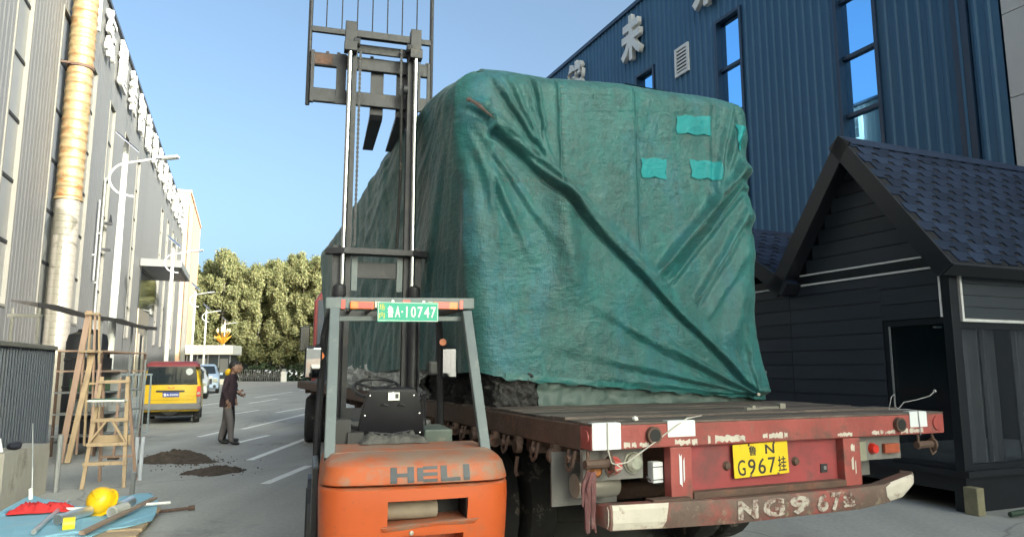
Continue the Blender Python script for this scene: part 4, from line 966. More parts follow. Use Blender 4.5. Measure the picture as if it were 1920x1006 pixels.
def rear_disp(X, Z):
    h = .05 * vnoise(X, Z, 1.1, 1.0, 1) + .022 * vnoise(X, Z, 3.1, 2.6, 2) + .008 * vnoise(X, Z, 9, 7, 3) + .004 * vnoise(X, Z, 22, 17, 4)
    h = h + seg(X, Z, P_(990, 302), P_(1412, 734), .055, .050, .062, 'lip', (.20, .05)) + seg(X, Z, P_(868, 190), P_(1130, 440), .085, .05, .060, 'lip', (.05, .40))
    h = h + seg(X, Z, P_(1042, 320), P_(1078, 575), .13, .12, .085, 'ridge', (.3, .4)) + seg(X, Z, P_(1395, 520), P_(1360, 660), .10, .10, .065, 'ridge', (.3, .4))  # bulges added to catch the pale sheen patches
    h = h + crinkle(X, Z)
    h = h + seg(X, Z, P_(890, 205), P_(1260, 555), .07, .05, .045, 'ridge')
    h = h + seg(X, Z, P_(872, 188), P_(1060, 345), .045, .03, .05, 'pleat')
    h = h + seg(X, Z, P_(880, 182), P_(1015, 300), .035, .02, .035, 'pleat')
    h = h + seg(X, Z, P_(925, 140), P_(1010, 275), .03, .02, .035, 'pleat')
    h = h + seg(X, Z, P_(955, 140), P_(1025, 300), .03, .02, .022, 'pleat')
    h = h + seg(X, Z, P_(1003, 140), P_(1020, 250), .025, .02, .03, 'pleat')
    h = h + seg(X, Z, P_(985, 150), P_(1040, 330), .035, .02, .02, 'ridge')
    # from the top right corner down to the diagonal
    h = h + seg(X, Z, P_(1405, 300), P_(1222, 520), .06, .035, .10, 'pleat')
    h = h + seg(X, Z, P_(1408, 325), P_(1248, 535), .035, .022, .055, 'pleat')
    h = h + seg(X, Z, P_(1375, 190), P_(1330, 400), .05, .05, .05, 'pleat')
    h = h + seg(X, Z, P_(1400, 220), P_(1345, 370), .05, .04, .03, 'pleat')
    h = h + seg(X, Z, P_(1410, 380), P_(1300, 570), .05, .03, .055, 'pleat')
    h = h + seg(X, Z, P_(1415, 450), P_(1320, 600), .05, .03, .022, 'ridge')
    h = h + seg(X, Z, P_(1330, 190), P_(1325, 450), .03, .03, .012, 'pleat')
    # vertical seams
    h = h + seg(X, Z, P_(1046, 150), P_(1050, 350), .012, .012, .014, 'pleat', (.03, .03))
    h = h + seg(X, Z, P_(1188, 165), P_(1200, 480), .010, .010, .010, 'pleat', (.03, .05))
    # fan into the bottom right corner
    for (u, v, w, A) in ((1050, 540, .05, .02), (1120, 590, .05, .026), (1010, 640, .06, .02), (1180, 600, .04, .022), (1060, 700, .05, .018), (1200, 690, .04, .02), (1250, 730, .03, .016), (1330, 640, .03, .018)):
        h = h + seg(X, Z, P_(1410, 738), P_(u, v), .012, w, A, 'pleat', (.06, .5))
    for (u, v, w, A) in ((1385, 560, .06, .03), (1400, 600, .03, .02), (1435, 620, .04, .025), (1360, 620, .03, .02)):
        h = h + seg(X, Z, P_(1412, 738), P_(u, v), .012, w, A, 'ridge', (.06, .5))
    # fan from the knot down the left part
    for (u, v, w, A) in ((870, 560, .05, .03), (905, 600, .06, .026), (960, 560, .06, .030), (1000, 500, .05, .026), (1040, 560, .06, .024), (930, 480, .04, .022), (1090, 520, .05, .02)):
        h = h + seg(X, Z, P_(866, 196), P_(u, v), .015, w, A, 'pleat', (.1, .6))
    # rumples along the weft, lower left
    h = h + .016 * vnoise(X + .35 * Z, Z - .12 * X, 1.5, 8, 8) * np.clip((2.9 - Z) / .8, 0, 1) + .012 * vnoise(X, Z + .5 * X, 5, 7, 9) * np.clip((2.6 - Z + (X - 1.2) * -.5) / .5, 0, 1)
    return h
def left_disp(Y, Z):
    h = .07 * vnoise(Y, Z, .7, .6, 11) + .02 * vnoise(Y, Z, 2.5, 1.2, 12) + .004 * vnoise(Y, Z, 16, 9, 13)
    # creases fanning from the eave near the corner
    th = np.arctan2(Y - 1.3, 4.35 - Z); r = np.hypot(Y - 1.3, 4.35 - Z); f = np.clip(r / 1.2, .15, 1)
    h = h + f * (.050 * vnoise(th * 9, r * .35, 1, 1, 14) + .030 * vnoise(th * 23, r * .5, 1, 1, 15) + .014 * vnoise(th * 55, r * .8, 1, 1, 16))
    h = h + crinkle(Y + 7, Z)
    q = Y + (Z - 1.6) * .55
    h = h + .045 * np.abs(vnoise(q * 2.2, Z * .35, 1, 1, 17)) + .02 * vnoise(q * 7, Z * .5, 1, 1, 18)
    return h
def top_z(sec, q):
    if sec == 'B': return np.interp(q, [-.25, .05, .25, .6, 1.46, 2.35, 2.8], [4.06, 4.15, 4.165, 4.13, 4.185, 4.215, 4.20])
    if sec == 'L': return np.interp(q, [1.6, 2.2, 3.2, 5.5, 7.5, 9.5], [4.08, 4.14, 4.10, 4.0, 3.84, 3.80])
    return 4.2 + 0 * q
def x_left(z): return -.035 - .092 * (z - 1.55)
NL, NB, NC, NRt = 230, 420, 10, 40; NV, NA, NT = 230, 12, 4
cols_ = []
for q in np.linspace(YE, YR + .14, NL): cols_.append(('L', q, 0))
for k in range(1, NC): cols_.append(('C', k / NC, 0))
for q in np.linspace(.13, XR - .16, NB): cols_.append(('B', q, 0))
for k in range(1, NC): cols_.append(('D', k / NC, 0))
for q in np.linspace(YR + .16, YE, NRt): cols_.append(('R', q, 0))
verts = []; ncol = len(cols_); nrow = NV + NA + NT
V = np.zeros((ncol, nrow, 3))
tv = np.linspace(0, 1, NV)
for i, (sec, q, _) in enumerate(cols_):
    if sec == 'L': hz, tz = hem_z('L', q), top_z('L', q)
    elif sec == 'B': hz, tz = hem_z('B', q), top_z('B', q)
    elif sec == 'R': hz, tz = hem_z('R', q), top_z('R', q)
    elif sec == 'C': hz = 1.6 + (1.545 - 1.6) * q; tz = 4.08 + .06 * q
    else: hz = 1.34; tz = 4.2
    rr = {'C': .30, 'L': .16 + .14 * math.exp(-((q - 1.7) / .6) ** 2) if sec == 'L' else .3, 'B': .16 + .14 * math.exp(-(max(0, q - .1) / .45) ** 2) if sec == 'B' else .16}.get(sec, .16)
    zs = hz + (tz - rr - hz) * tv
    ph = np.linspace(0, math.pi / 2, NA + 1)[1:]
    z = np.concatenate([zs, tz - rr + rr * np.sin(ph)]); ins = np.concatenate([np.zeros(NV), rr * (1 - np.cos(ph))])
    xl = x_left(np.minimum(z, 3.95))
    if sec == 'L':
        h = left_disp(q + 0 * z, z); px = xl; py = q + 0 * z; nx, ny = -1.0, 0.0; cx, cy = 1.35, q
    elif sec == 'B':
        px = q + 0 * z + np.clip((.35 - q) / .35, 0, 1) * (xl + .06); py = YR + 0 * z; h = rear_disp(px, z); nx, ny = 0.0, -1.0; cx, cy = q * .9 + .15, 5.0
    elif sec == 'C':
        a = q * math.pi / 2; cxx = xl + .14 + (.0) ; px = cxx - .14 * math.cos(a); py = YR + .14 - .14 * math.sin(a) + 0 * z
        w_ = q; h = (1 - w_) * left_disp(YR + .14 + 0 * z, z) + w_ * rear_disp(px, z); nx, ny = -math.cos(a), -math.sin(a); cx, cy = 1.0, 4.0
        px = px + w_ * (np.clip((.35 - .13) / .35, 0, 1) * (xl + .06) - (xl + .14) + .13)
    elif sec == 'D':
        a = q * math.pi / 2; px = XR - .16 + .16 * math.sin(a) + 0 * z; py = YR + .16 - .16 * math.cos(a) + 0 * z
        h = (1 - q) * rear_disp(XR - .16 + 0 * z, z) + q * .03 * vnoise(py, z, 2, 1, 20); nx, ny = math.sin(a), -math.cos(a); cx, cy = 1.7, 4.0
    else:
        px = XR + 0 * z; py = q + 0 * z; h = .04 * vnoise(py, z, 2, 1, 20); nx, ny = 1.0, 0.0; cx, cy = 1.4, q
    if sec in 'DR': px = px + .02 * np.clip((1.9 - z) / .5, 0, 1) * 3 + .012 * np.sin(z * 5)
    fade = np.ones_like(z); 
    k = h - ins
    px = px + nx * k; py = py + ny * k
    z = z + (.010 * np.sin(q * 23 + 1) if sec == 'B' else 0) * np.clip(1 - (z - z[0]) / .1, 0, 1)
    V[i, :NV + NA, 0] = px; V[i, :NV + NA, 1] = py; V[i, :NV + NA, 2] = z
    lx, ly, lz = px[-1], py[-1], z[-1]
    for t in range(NT):
        f = (t + 1) / NT; V[i, NV + NA + t] = (lx + (cx - lx) * f, ly + (cy - ly) * f, lz + .02 * math.sin(f * 1.5))
idx = np.arange(ncol * nrow).reshape(ncol, nrow)
F = np.stack([idx[:-1, :-1], idx[1:, :-1], idx[1:, 1:], idx[:-1, 1:]], -1).reshape(-1, 4)
me = bpy.data.meshes.new('cargo_tarpaulin'); me.from_pydata(V.reshape(-1, 3).tolist(), [], F.tolist()); me.polygons.foreach_set('use_smooth', [True] * len(F)); me.update()
tp = link('cargo_tarpaulin', me, m_tarp, None, oT, (0, 0, aT))
tag(tp, 'patched teal green tarpaulin pulled diagonally over the tall load on the trailer', 'tarpaulin')
# patches and sewn bands follow the cloth
def on_cloth(name, corners, m, label=None, off=.011, nu=48, nv=36, wob=.006):
    (x0, z0), (x1, z1), (x2, z2), (x3, z3) = corners       # bl br tr tl
    u, v = np.meshgrid(np.linspace(0, 1, nu), np.linspace(0, 1, nv), indexing='ij')
    X = (1 - v) * ((1 - u) * x0 + u * x1) + v * ((1 - u) * x3 + u * x2); Z = (1 - v) * ((1 - u) * z0 + u * z1) + v * ((1 - u) * z3 + u * z2)
    X = X + wob * np.sin(Z * 41) * (u < .03) + wob * np.sin(Z * 37) * (u > .97); Z = Z + wob * np.sin(X * 33) * ((v < .03) | (v > .97))
    Y = YR - rear_disp(X, Z) - off - .002 * np.sin(u * 3.14) * np.sin(v * 3.14)
    i = np.arange(nu * nv).reshape(nu, nv); f = np.stack([i[:-1, :-1], i[1:, :-1], i[1:, 1:], i[:-1, 1:]], -1).reshape(-1, 4)
    me = bpy.data.meshes.new(name); me.from_pydata(np.stack([X, Y, Z], -1).reshape(-1, 3).tolist(), [], f.tolist()); me.polygons.foreach_set('use_smooth', [True] * len(f))
    o = link(name, me, m, tp)
    if label: o['label'] = label
    return o
on_cloth('patch', [P_(1268, 250), P_(1331, 255), P_(1329, 219), P_(1267, 217)], m_patch, 'largest turquoise patch, high on the right')
on_cloth('patch', [P_(1201, 333), P_(1247, 336), P_(1246, 299), P_(1199, 297)], m_patch, 'turquoise patch left of centre')
on_cloth('patch', [P_(1294, 334), P_(1347, 340), P_(1347, 305), P_(1292, 300)], m_patch, 'turquoise patch near the right fold')
on_cloth('patch', [P_(1382, 270), P_(1393, 282), P_(1399, 238), P_(1384, 232)], m_patch, 'narrow turquoise patch by the right edge')
hb = on_cloth('hem_band', [(.14, 1.539), (2.56, 1.357), (2.56, 1.392), (.14, 1.585)], m_hemband, None, .008, 200, 5, .002)
# row of lacing stitches beside the vertical seam
for k in range(16):
    x, z = P_(1053, 165 + k * 11)
    on_cloth('stitch', [(x - .018, z), (x + .018, z + .002), (x + .018, z + .010), (x - .018, z + .008)], m_underwrap, None, .006, 4, 3, 0)
for k in range(22):
    x, z = P_(940 + k * 7, 338 + k * .4)
    on_cloth('stitch', [(x - .008, z), (x + .004, z), (x + .006, z + .022), (x - .006, z + .022)], m_underwrap, None, .006, 3, 4, 0)
# tie knot at the top left corner and at the lower right corner
kx, kz = KN; w = MB(); w.sphere((kx + .02, YR - .085, kz), .022, (1, .6, .9), 2)
for k in range(4): w.tube([(kx + .02, YR - .09, kz), (kx + .10, YR - .115 - .006 * k, kz - .035 - .012 * k), (kx + .17 + .02 * k, YR - .10 - .008 * k, kz - .085 - .02 * k)], [.009, .011, .003], 5)
w.jitter(.004); w.build('tie_knot', mat('brown_tie', (.085, .062, .058), .95, 0, .4, 14), tp, True)
w = MB(); kx, kz = CR; w.sphere((kx, YR - .07, kz), .018, (1, .8, 1), 2); w.build('tie_knot', m_rope, tp, True)
#--TRACTOR
# ------------------------------------------------------------------ tractor unit in front of the trailer
TC = thing('truck_tractor', 'dark red high-roofed truck tractor far ahead of the load, seen from behind', 'truck', (-5.50, 19.5, 0), R(14))
w = MB(); w.loft([[(0.02, .0, 1.15), (2.42, .0, 1.15), (2.42, .0, 3.45), (2.25, .0, 3.72), (.20, .0, 3.72), (.02, .0, 3.45)], [(0, .25, 1.15), (2.44, .25, 1.15), (2.44, .25, 3.5), (2.25, .25, 3.8), (.20, .25, 3.8), (0, .25, 3.5)], [(0, 1.9, 1.15), (2.44, 1.9, 1.15), (2.44, 1.9, 3.1), (2.3, 1.9, 3.35), (.15, 1.9, 3.35), (0, 1.9, 3.1)], [(.03, 2.25, 1.15), (2.41, 2.25, 1.15), (2.38, 2.15, 2.6), (2.25, 2.1, 2.9), (.2, 2.1, 2.9), (.06, 2.15, 2.6)]])
cab = w.build('cab', m_cabred, TC, bevel=.04)
MB().b2((.14, -.03, 1.25), (2.30, -.002, 3.50)).build('back_panel', m_cabback, cab, bevel=.02)
for x in (.12, .85, 1.6, 2.28): MB().b2((x, -.05, 1.25), (x + .05, -.03, 3.5)).build('stiffener', m_cabback, cab)
MB().b2((.25, -.05, 3.52), (2.2, -.02, 3.66)).build('roof_band', m_cabred, cab)
MB().b2((-.012, .9, 2.0), (-.002, 1.8, 2.75)).build('window', m_glassdark, cab)
MB().b2((-.01, 1.0, 1.2), (-.003, 1.9, 1.95)).build('door', m_cabred, cab)
for sx in (-1, 1):
    x0 = -.28 if sx < 0 else 2.72
    mr = MB().box((x0, 1.95, 2.50), (.28, .16, .74)).build('mirror', m_black, TC, bevel=.03)
    MB().box((x0, 1.865, 2.50), (.24, .012, .68)).build('mirror_glass', m_glassdark, mr)  # dark glass puts the mirror's dark reflection into the colour
    MB().tube([(0 if sx < 0 else 2.44, 1.95, 2.9), (x0, 1.98, 2.92), (x0, 1.98, 2.25), (0 if sx < 0 else 2.44, 1.95, 2.2)], .02, 7).build('mirror_arm', m_black, mr, True)
MB().b2((.75, -5.2, .75), (.87, 1.8, 1.0)).b2((1.57, -5.2, .75), (1.69, 1.8, 1.0)).b2((.87, -1, .8), (1.57, -.8, .95)).build('chassis', m_rustbrown, TC)
for y in (-3.6, -2.3):
    for x in (.16, .48, 1.96, 2.28): wheel(TC, (x, y, .5))
    MB().tube([(.1, y, .5), (2.3, y, .5)], .08, 8).build('axle', m_rustbrown, TC, True)
for x in (.14, 2.3): wheel(TC, (x, 1.55, .5), mr=m_alu)
MB().b2((-.02, .95, 1.0), (.35, 2.15, 1.14)).b2((-.02, .85, .55), (.32, .97, 1.0)).build('fender', m_black, TC, bevel=.03)
MB().lathe([(0, -.6), (.30, -.6), (.31, -.58), (.31, .58), (.30, .6), (0, .6)], (.30, -.55, .72), 'Y', 20).build('fuel_tank', m_alu, TC, True)
MB().b2((.02, .1, 1.0), (2.42, .8, 1.14)).build('cab_floor', m_rustbrown, TC)
MB().tube([(.5, -.25, 1.0), (.5, -.25, 2.2)], .09, 10).build('air_intake', m_black, TC, True)
MB().box((1.22, -2.9, 1.07), (.9, 1.0, .08)).build('fifth_wheel', m_rustbrown, TC)

# ------------------------------------------------------------------ forklift
aF = R(16); oF = Vector((-.531, 4.0, 0))
FK = thing('forklift', 'orange forklift with raised mast, open guard frame and HELI on its dusty counterweight', 'forklift', oF, aF)
YZ = [(.22, .10), (.45, .02), (.62, -.005), (.75, -.02), (.9, -.03), (.970, -.030), (.982, -.012)]
LZ = [(.990, -.012), (.998, -.032), (1.02, -.030), (1.088, -.008), (1.108, .020), (1.124, .07), (1.134, .15), (1.140, .25)]
HW = [(.22, .48), (.45, .515), (.75, .528), (.9, .532), (.97, .530), (.99, .528), (1.02, .526), (1.088, .508), (1.108, .496), (1.124, .48), (1.14, .465)]
def yr(z, T): return float(np.interp(z, [a for a, b in T], [b for a, b in T]))
def hw(z): return float(np.interp(z, [a for a, b in HW], [b for a, b in HW]))
X0 = .025
def csec(z, T, y1=.74, nn=24):
    h = hw(z); ps = []; rc = .13
    for i in range(nn + 1):
        t = -1 + 2 * i / nn; x = h * math.sin(t * math.pi / 2) ** 1 if True else h * t
        y = yr(z, T) + .045 * (x / h) ** 2
        e = abs(x) - (h - rc)
        if e > 0: y += rc - math.sqrt(max(0, rc * rc - e * e))
        ps.append((x + X0, y, z))
    ps.append((h + X0, y1, z)); ps.append((-h + X0, y1, z)); return ps
def csurf(x, z, T): 
    h = hw(z); return yr(z, T) + .045 * ((x - X0) / h) ** 2
def refined(T, extra): return sorted(set([a for a, b in T] + list(extra)))
w = MB(); w.loft([csec(z, YZ) for z in refined(YZ, (.3, .36, .53, .68, .82, .86, .935))])
cw = w.build('counterweight', m_orange, FK)
ct = MB(); ct.loft([[(-.155, -.3, .775), (.295, -.3, .795), (.30, -.3, .915), (-.155, -.3, .912)], [(-.145, .26, .775), (.285, .26, .795), (.288, .26, .905), (-.145, .26, .902)]])
ct.b2((-.07, -.3, .60), (.27, .22, .722))
ctm = ct.mesh('cutter'); cto = bpy.data.objects.new('cutter', ctm); C.objects.link(cto); cto.parent = FK
ctm.materials.append(m_dark)
md = cw.modifiers.new('cut', 'BOOLEAN'); md.object = cto; md.solver = 'EXACT'; md.operation = 'DIFFERENCE'
bpy.context.view_layer.update()
evaluated(cw); bpy.data.objects.remove(cto)
cw.data.materials.clear(); cw.data.materials.append(m_orange)
for p in cw.data.polygons: p.use_smooth = True
cw.data.set_sharp_from_angle(angle=R(35))
MB().b2((-.150, .225, .77), (.29, .258, .915)).build('recess_shade_back', m_dark, cw)  # dark plates paint the shade inside the recess
MB().b2((-.154, -.0, .772), (-.150, .225, .915)).b2((.286, .0, .79), (.290, .225, .915)).build('recess_shade_side', m_dark, cw)
MB().lathe([(0, 0), (.045, 0), (.05, .01), (.05, .27), (.045, .28), (0, .28)], (-.14, .12, .835), 'X', 18).build('tow_pin_housing', mat('beige_dust', (.26, .22, .17), .85, 0, .2, 8), cw, True)
w = MB(); w.loft([[(-.19, csurf(-.19, .77, YZ) - .02, .772), (.36, csurf(.36, .79, YZ) - .02, .794), (.34, csurf(.34, .79, YZ) + .02, .80), (-.17, csurf(-.17, .77, YZ) + .02, .780)], [(-.17, csurf(-.17, .75, YZ) - .006, .748), (.33, csurf(.33, .76, YZ) - .006, .768), (.33, .05, .768), (-.17, .03, .748)]])
w.build('ledge', m_orangedust, cw, bevel=.006, smooth=True)
MB().lathe([(0, 0), (.014, 0), (.012, -.008), (0, -.010)], (-.02, csurf(-.02, .735, YZ), .738), 'Y', 12).build('badge', m_alu, cw, True)
for z in (.93, .945, .96): MB().lathe([(0, 0), (.006, 0), (.005, -.004), (0, -.005)], (.50, .09 - .02, z), 'Y', 8).build('rivet', m_alu, cw)
w = MB(); w.loft([csec(z, LZ) for z in refined(LZ, (1.005, 1.05, 1.07, 1.098, 1.116, 1.129, 1.137))])
hd_ = w.build('rear_cover', m_orangedust, FK, smooth=True)
# lettering follows the curved cover
xx = -.14
for ch, wd in (('H', .128), ('E', .112), ('L', .112), ('I', .036)):
    bm = bmesh.new()
    def bar(x0, z0, x1, z1):
        nx = max(1, int((x1 - x0) / .02)); nz_ = max(1, int((z1 - z0) / .012)); g = []
        for i in range(nx + 1):
            g.append([])
            for j in range(nz_ + 1):
                x = xx + x0 + (x1 - x0) * i / nx; z = 1.004 + z0 + (z1 - z0) * j / nz_ + .045 * (xx + x0 + (x1 - x0) * i / nx - .08) * .18
                g[-1].append(bm.verts.new((x, csurf(x, z, LZ) - .0035, z)))
        for i in range(nx):
            for j in range(nz_): bm.faces.new((g[i][j], g[i + 1][j], g[i + 1][j + 1], g[i][j + 1]))
    H_ = .082; s = .036; tt = .019
    if ch == 'H': bar(0, 0, s, H_); bar(wd - s, 0, wd, H_); bar(s, H_ / 2 - tt / 2, wd - s, H_ / 2 + tt / 2)
    elif ch == 'E': bar(0, .006, s * .9, H_ - .006); bar(s * .9, 0, wd, tt * .9); bar(s * .9, H_ / 2 - tt / 2, wd, H_ / 2 + tt / 2); bar(s * .9, H_ - tt * .9, wd, H_)
    elif ch == 'L': bar(0, .0, s, H_); bar(s, 0, wd, tt)
    else: bar(0, 0, wd, H_)
    me = bpy.data.meshes.new('lettering'); bm.to_mesh(me); bm.free(); link('lettering', me, m_heli, hd_)
    xx += wd + .018
MB().b2((-.46 + X0, .26, 1.05), (.46 + X0, .74, 1.143)).build('engine_hood', m_orangedust, FK, bevel=.02)
# chassis, fenders, wheels
MB().b2((-.46, .74, .28), (.46, 2.2, .62)).build('chassis', m_orange, FK, bevel=.02)
MB().b2((-.30, .72, .62), (.30, 1.35, 1.02)).build('engine_box', m_black, FK, bevel=.02)
MB().b2((-.45, 1.35, .62), (.45, 2.05, .66)).build('floor_plate', m_black, FK)
for sx in (-1, 1):
    wheel(FK, (sx * .45, 2.08, .35), .35, .24, mr=m_orange)
    wheel(FK, (sx * .43, .52, .27), .27, .2, mr=m_orange)
    w = MB()
    n = 10
    for i in range(n):
        a0 = math.pi * i / n; a1 = math.pi * (i + 1) / n
        w.loft([[(sx * .32, 2.08 + .42 * math.cos(a), .36 + .42 * math.sin(a)), (sx * .56, 2.08 + .42 * math.cos(a), .36 + .42 * math.sin(a)), (sx * .56, 2.08 + .40 * math.cos(a), .36 + .40 * math.sin(a)), (sx * .32, 2.08 + .40 * math.cos(a), .36 + .40 * math.sin(a))] for a in (a0, a1)])
    w.build('fender', m_black, FK)
    MB().b2((sx * .40, .95, .35), (sx * .56, 1.65, .39)).b2((sx * .40, .95, .39), (sx * .42, 1.65, .62)).build('step', m_black, FK)
MB().b2((-.54, .62, .60), (-.50, 1.25, 1.02)).build('side_panel', m_black, FK, bevel=.01)
MB().b2((.44, .74, .62), (.50, 1.25, 1.0)).build('side_panel', m_black, FK, bevel=.01)
MB().b2((.20, .98, .9), (.40, 1.45, 1.20)).build('battery_box', mat('grey_green_box', (.10, .125, .11), .6, .1, .2, 5, (DUST, .35, 6)), FK, bevel=.015)
MB().b2((-.38, 1.72, .66), (.38, 2.0, 1.22)).build('cowl', m_black, FK, bevel=.04)
# seat
st = MB().loft([[(-.25, .90, 1.13), (.17, .90, 1.13), (.17, .98, 1.13), (-.25, .98, 1.13)], [(-.26, .86, 1.2), (.18, .86, 1.2), (.18, .98, 1.2), (-.26, .98, 1.2)], [(-.235, .83, 1.36), (.155, .83, 1.36), (.155, .93, 1.36), (-.235, .93, 1.36)], [(-.195, .82, 1.475), (.115, .82, 1.475), (.115, .90, 1.475), (-.195, .90, 1.475)], [(-.17, .835, 1.495), (.09, .835, 1.495), (.09, .89, 1.495), (-.17, .89, 1.495)]]).build('seat', m_seat, FK, True, .012)
MB().box((-.04, 1.2, 1.12), (.44, .46, .12)).build('seat_cushion', m_seat, st, bevel=.03)
MB().box((-.035, .812, 1.435), (.075, .006, .052), (R(-4), 0, 0)).build('sticker', m_platewhite, st)
MB().box((-.015, .807, 1.437), (.022, .003, .030), (R(-4), 0, 0)).build('print', m_ink, st)
for x, z in ((-.19, 1.44), (-.04, 1.46), (.10, 1.44), (-.22, 1.31), (.14, 1.32), (-.235, 1.18), (.15, 1.19), (-.04, 1.17)):
    MB().lathe([(0, 0), (.007, 0), (.005, -.006), (0, -.007)], (x, .838 - (1.33 - z) * -.09 - .004 if z > 1.3 else .862, z), 'Y', 8).build('screw', m_chrome, st)
for x in (-.10, .01): MB().tube([(x - .02, .836, 1.372), (x, .822, 1.382), (x + .03, .83, 1.374)], .008, 6).build('moulded_rib', m_black, st, True)
MB().tube([(-.19, .855, 1.2), (-.04, .845, 1.185), (.10, .853, 1.205)], .007, 6).build('moulded_rib', m_black, st, True)
# steering wheel and levers
sw = MB(); sw.tube([(-.08 + .175 * math.cos(a), 1.55 + .165 * math.sin(a), 1.47 + .07 * math.sin(a)) for a in [2 * math.pi * k / 24 for k in range(25)]], .014, 8); sw = sw.build('steering_wheel', m_black, FK, True)
w = MB(); w.tube([(-.08, 1.55, 1.46), (-.08, 1.78, 1.15)], .03, 8); w.lathe([(0, -.02), (.05, -.02), (.05, .02), (0, .02)], (-.08, 1.55, 1.465), 'Z', 12)
for k in range(3): a = 2.1 * k + .5; w.tube([(-.08, 1.55, 1.46), (-.08 + .17 * math.cos(a), 1.55 + .16 * math.sin(a), 1.47 + .07 * math.sin(a))], .011, 6)
w.build('steering_column', m_black, sw, True)
for x, y, L in ((.20, 1.15, .30), (.235, 1.25, .33), (.27, 1.35, .33)):
    MB().tube([(x, y, 1.1), (x - .01, y + .01, 1.1 + L)], .008, 6).sphere((x - .01, y + .01, 1.1 + L), .020, (1, 1, 1.2), 1).build('lever', m_black, FK, True)
w = MB()
for k in range(7): w.tube([(-.40 + k * .025, .80 + .02 * (k % 3), 1.10), (-.42 + k * .02, .85, 1.22 + .03 * (k % 2)), (-.36 + k * .03, .95, 1.28 - .02 * k), (-.30, 1.05, 1.12)], .012, 6)
w.box((-.36, .85, 1.2), (.10, .12, .18)).box((-.28, .80, 1.16), (.10, .10, .10)).build('hydraulic_hoses', m_black, FK, True)
# crumpled cloth on the hood
bm = bmesh.new(); g = []
for i in range(46):
    g.append([])
    for j in range(18):
        u, v = i / 45, j / 17; x = -.26 + .44 * u; y = .62 + .24 * v
        e = min(1, 6 * min(u, 1 - u, v, 1 - v) + .1)
        g[-1].append(bm.verts.new((x + .02 * mnoise.noise((u * 5, v * 5, 1)), y + .02 * mnoise.noise((u * 5, v * 5, 9)), 1.143 + e * (.035 + .05 * abs(mnoise.noise((u * 7, v * 6, 3))) + .02 * mnoise.noise((u * 17, v * 13, 5))))))
for i in range(45):
    for j in range(17): bm.faces.new((g[i][j], g[i + 1][j], g[i + 1][j + 1], g[i][j + 1]))
me = bpy.data.meshes.new('cloth_bundle'); bm.to_mesh(me); bm.free()
for p in me.polygons: p.use_smooth = True
cl = link('cloth_bundle', me, mat('grey_rag', (.085, .082, .078), .9, 0, .4, 18, ((.03, .03, .03), .40, 25)), None, oF, (0, 0, aF)); tag(cl, 'crumpled grey rag lying behind the forklift\'s seat', 'rag')
# overhead guard
for sx in (-1, 1):
    w = MB(); w.beam((sx * .465 + .01, .32, 1.10), (sx * .44, .74, 2.0), .062, .055, (0, 1, .4)); w.build('guard_leg', m_guard, FK, bevel=.006)
    w = MB(); w.tube([(sx * .44, .75, 2.045), (sx * .44, 1.7, 2.07), (sx * .45, 1.88, 2.03), (sx * .475, 1.97, 1.88), (sx * .50, 2.02, 1.2), (sx * .50, 2.06, .8)], .030, 8); w.build('guard_leg', m_black, FK, True)
    mr = MB().box((0, .02, 0), (.135, .05, .255)).build('mirror', m_black, FK, bevel=.022, seg=3, smooth=True, loc=(sx * .555, 1.92, 1.665), rot=(R(9), 0, R(4)) if sx < 0 else (R(2), 0, R(-17)))
    MB().box((0, -.007, 0), (.112, .006, .232)).build('mirror_glass', m_mirror, mr, bevel=.0028)
    MB().tube([(sx * .555, 1.95, 1.70), (sx * .54, 1.97, 1.80), (sx * .485, 1.97, 1.82)], .010, 6).build('mirror_arm', m_black, FK, True)
    MB().lathe([(0, -.03), (.03, -.03), (.035, 0), (.03, .03), (0, .03)], (sx * .50, 1.97, 1.72 + .12 * (sx > 0)), 'Y', 10).build('indicator', m_amber, FK, True)
MB().box((.43, 2.02, 1.62), (.09, .10, .12)).build('work_lamp', m_black, FK, bevel=.02)
MB().beam((-.50, .745, 2.040), (.49, .745, 2.060), .05, .075).build('guard_rear_bar', m_guard, FK, bevel=.006)
for x in (-.3, -.15, 0, .15, .3): MB().beam((x, .77, 2.066), (x, 1.85, 2.078), .025, .03).build('guard_roof_bar', m_black, FK)
MB().beam((-.45, 1.86, 2.055), (.45, 1.86, 2.055), .05, .05).build('guard_front_bar', m_black, FK)
for y in (.70, ):
    MB().beam((-.415, .80, 1.945), (.415, .80, 1.96), .03, .03).build('guard_inner_bar', m_guard, FK)
for x0, x1, m in ((-.345, -.19, m_amber), (.20, .37, m_amber), (-.40, -.375, m_redlens), (.385, .41, m_redlens), (.0, .05, m_redlens)):
    z = 2.042 + x0 * .02
    if m is m_amber:
        l = MB().b2((x0, .690, z - .032), (x1, .718, z + .018)).build('tail_lamp', m_amber, FK, bevel=.006)
        xm = x0 + (x1 - x0) * (.35 if x0 < 0 else .65)
        a, b = (xm, x1 - .006) if x0 < 0 else (x0 + .006, xm)
        MB().b2((a, .686, z - .028), (b, .6899, z + .014)).build('red_segment', m_redlens, l)
    else: MB().b2((x0, .714, z - .03), (x1, .7195, z + .03)).build('reflective_tape', m_redlens, FK)
for x in (-.185, .165): MB().box((x + .016, .70, 2.038 + x * .02), (.035, .02, .042)).build('lamp_bracket', m_alu, FK)
pl2 = MB().box((.032, .684, 1.990), (.405, .006, .130), (0, R(-1.0), 0)).build('registration_plate', m_plategreen, FK, bevel=.004)
w = MB(); w.b2((-.166, .6795, 2.048), (.230, .6808, 2.051)).b2((-.166, .6795, 1.929), (.230, .6808, 1.932)).b2((-.166, .6795, 1.932), (-.163, .6808, 2.048)).b2((.227, .6795, 1.932), (.230, .6808, 2.048)); w.build('plate_border', m_platewhite, pl2)
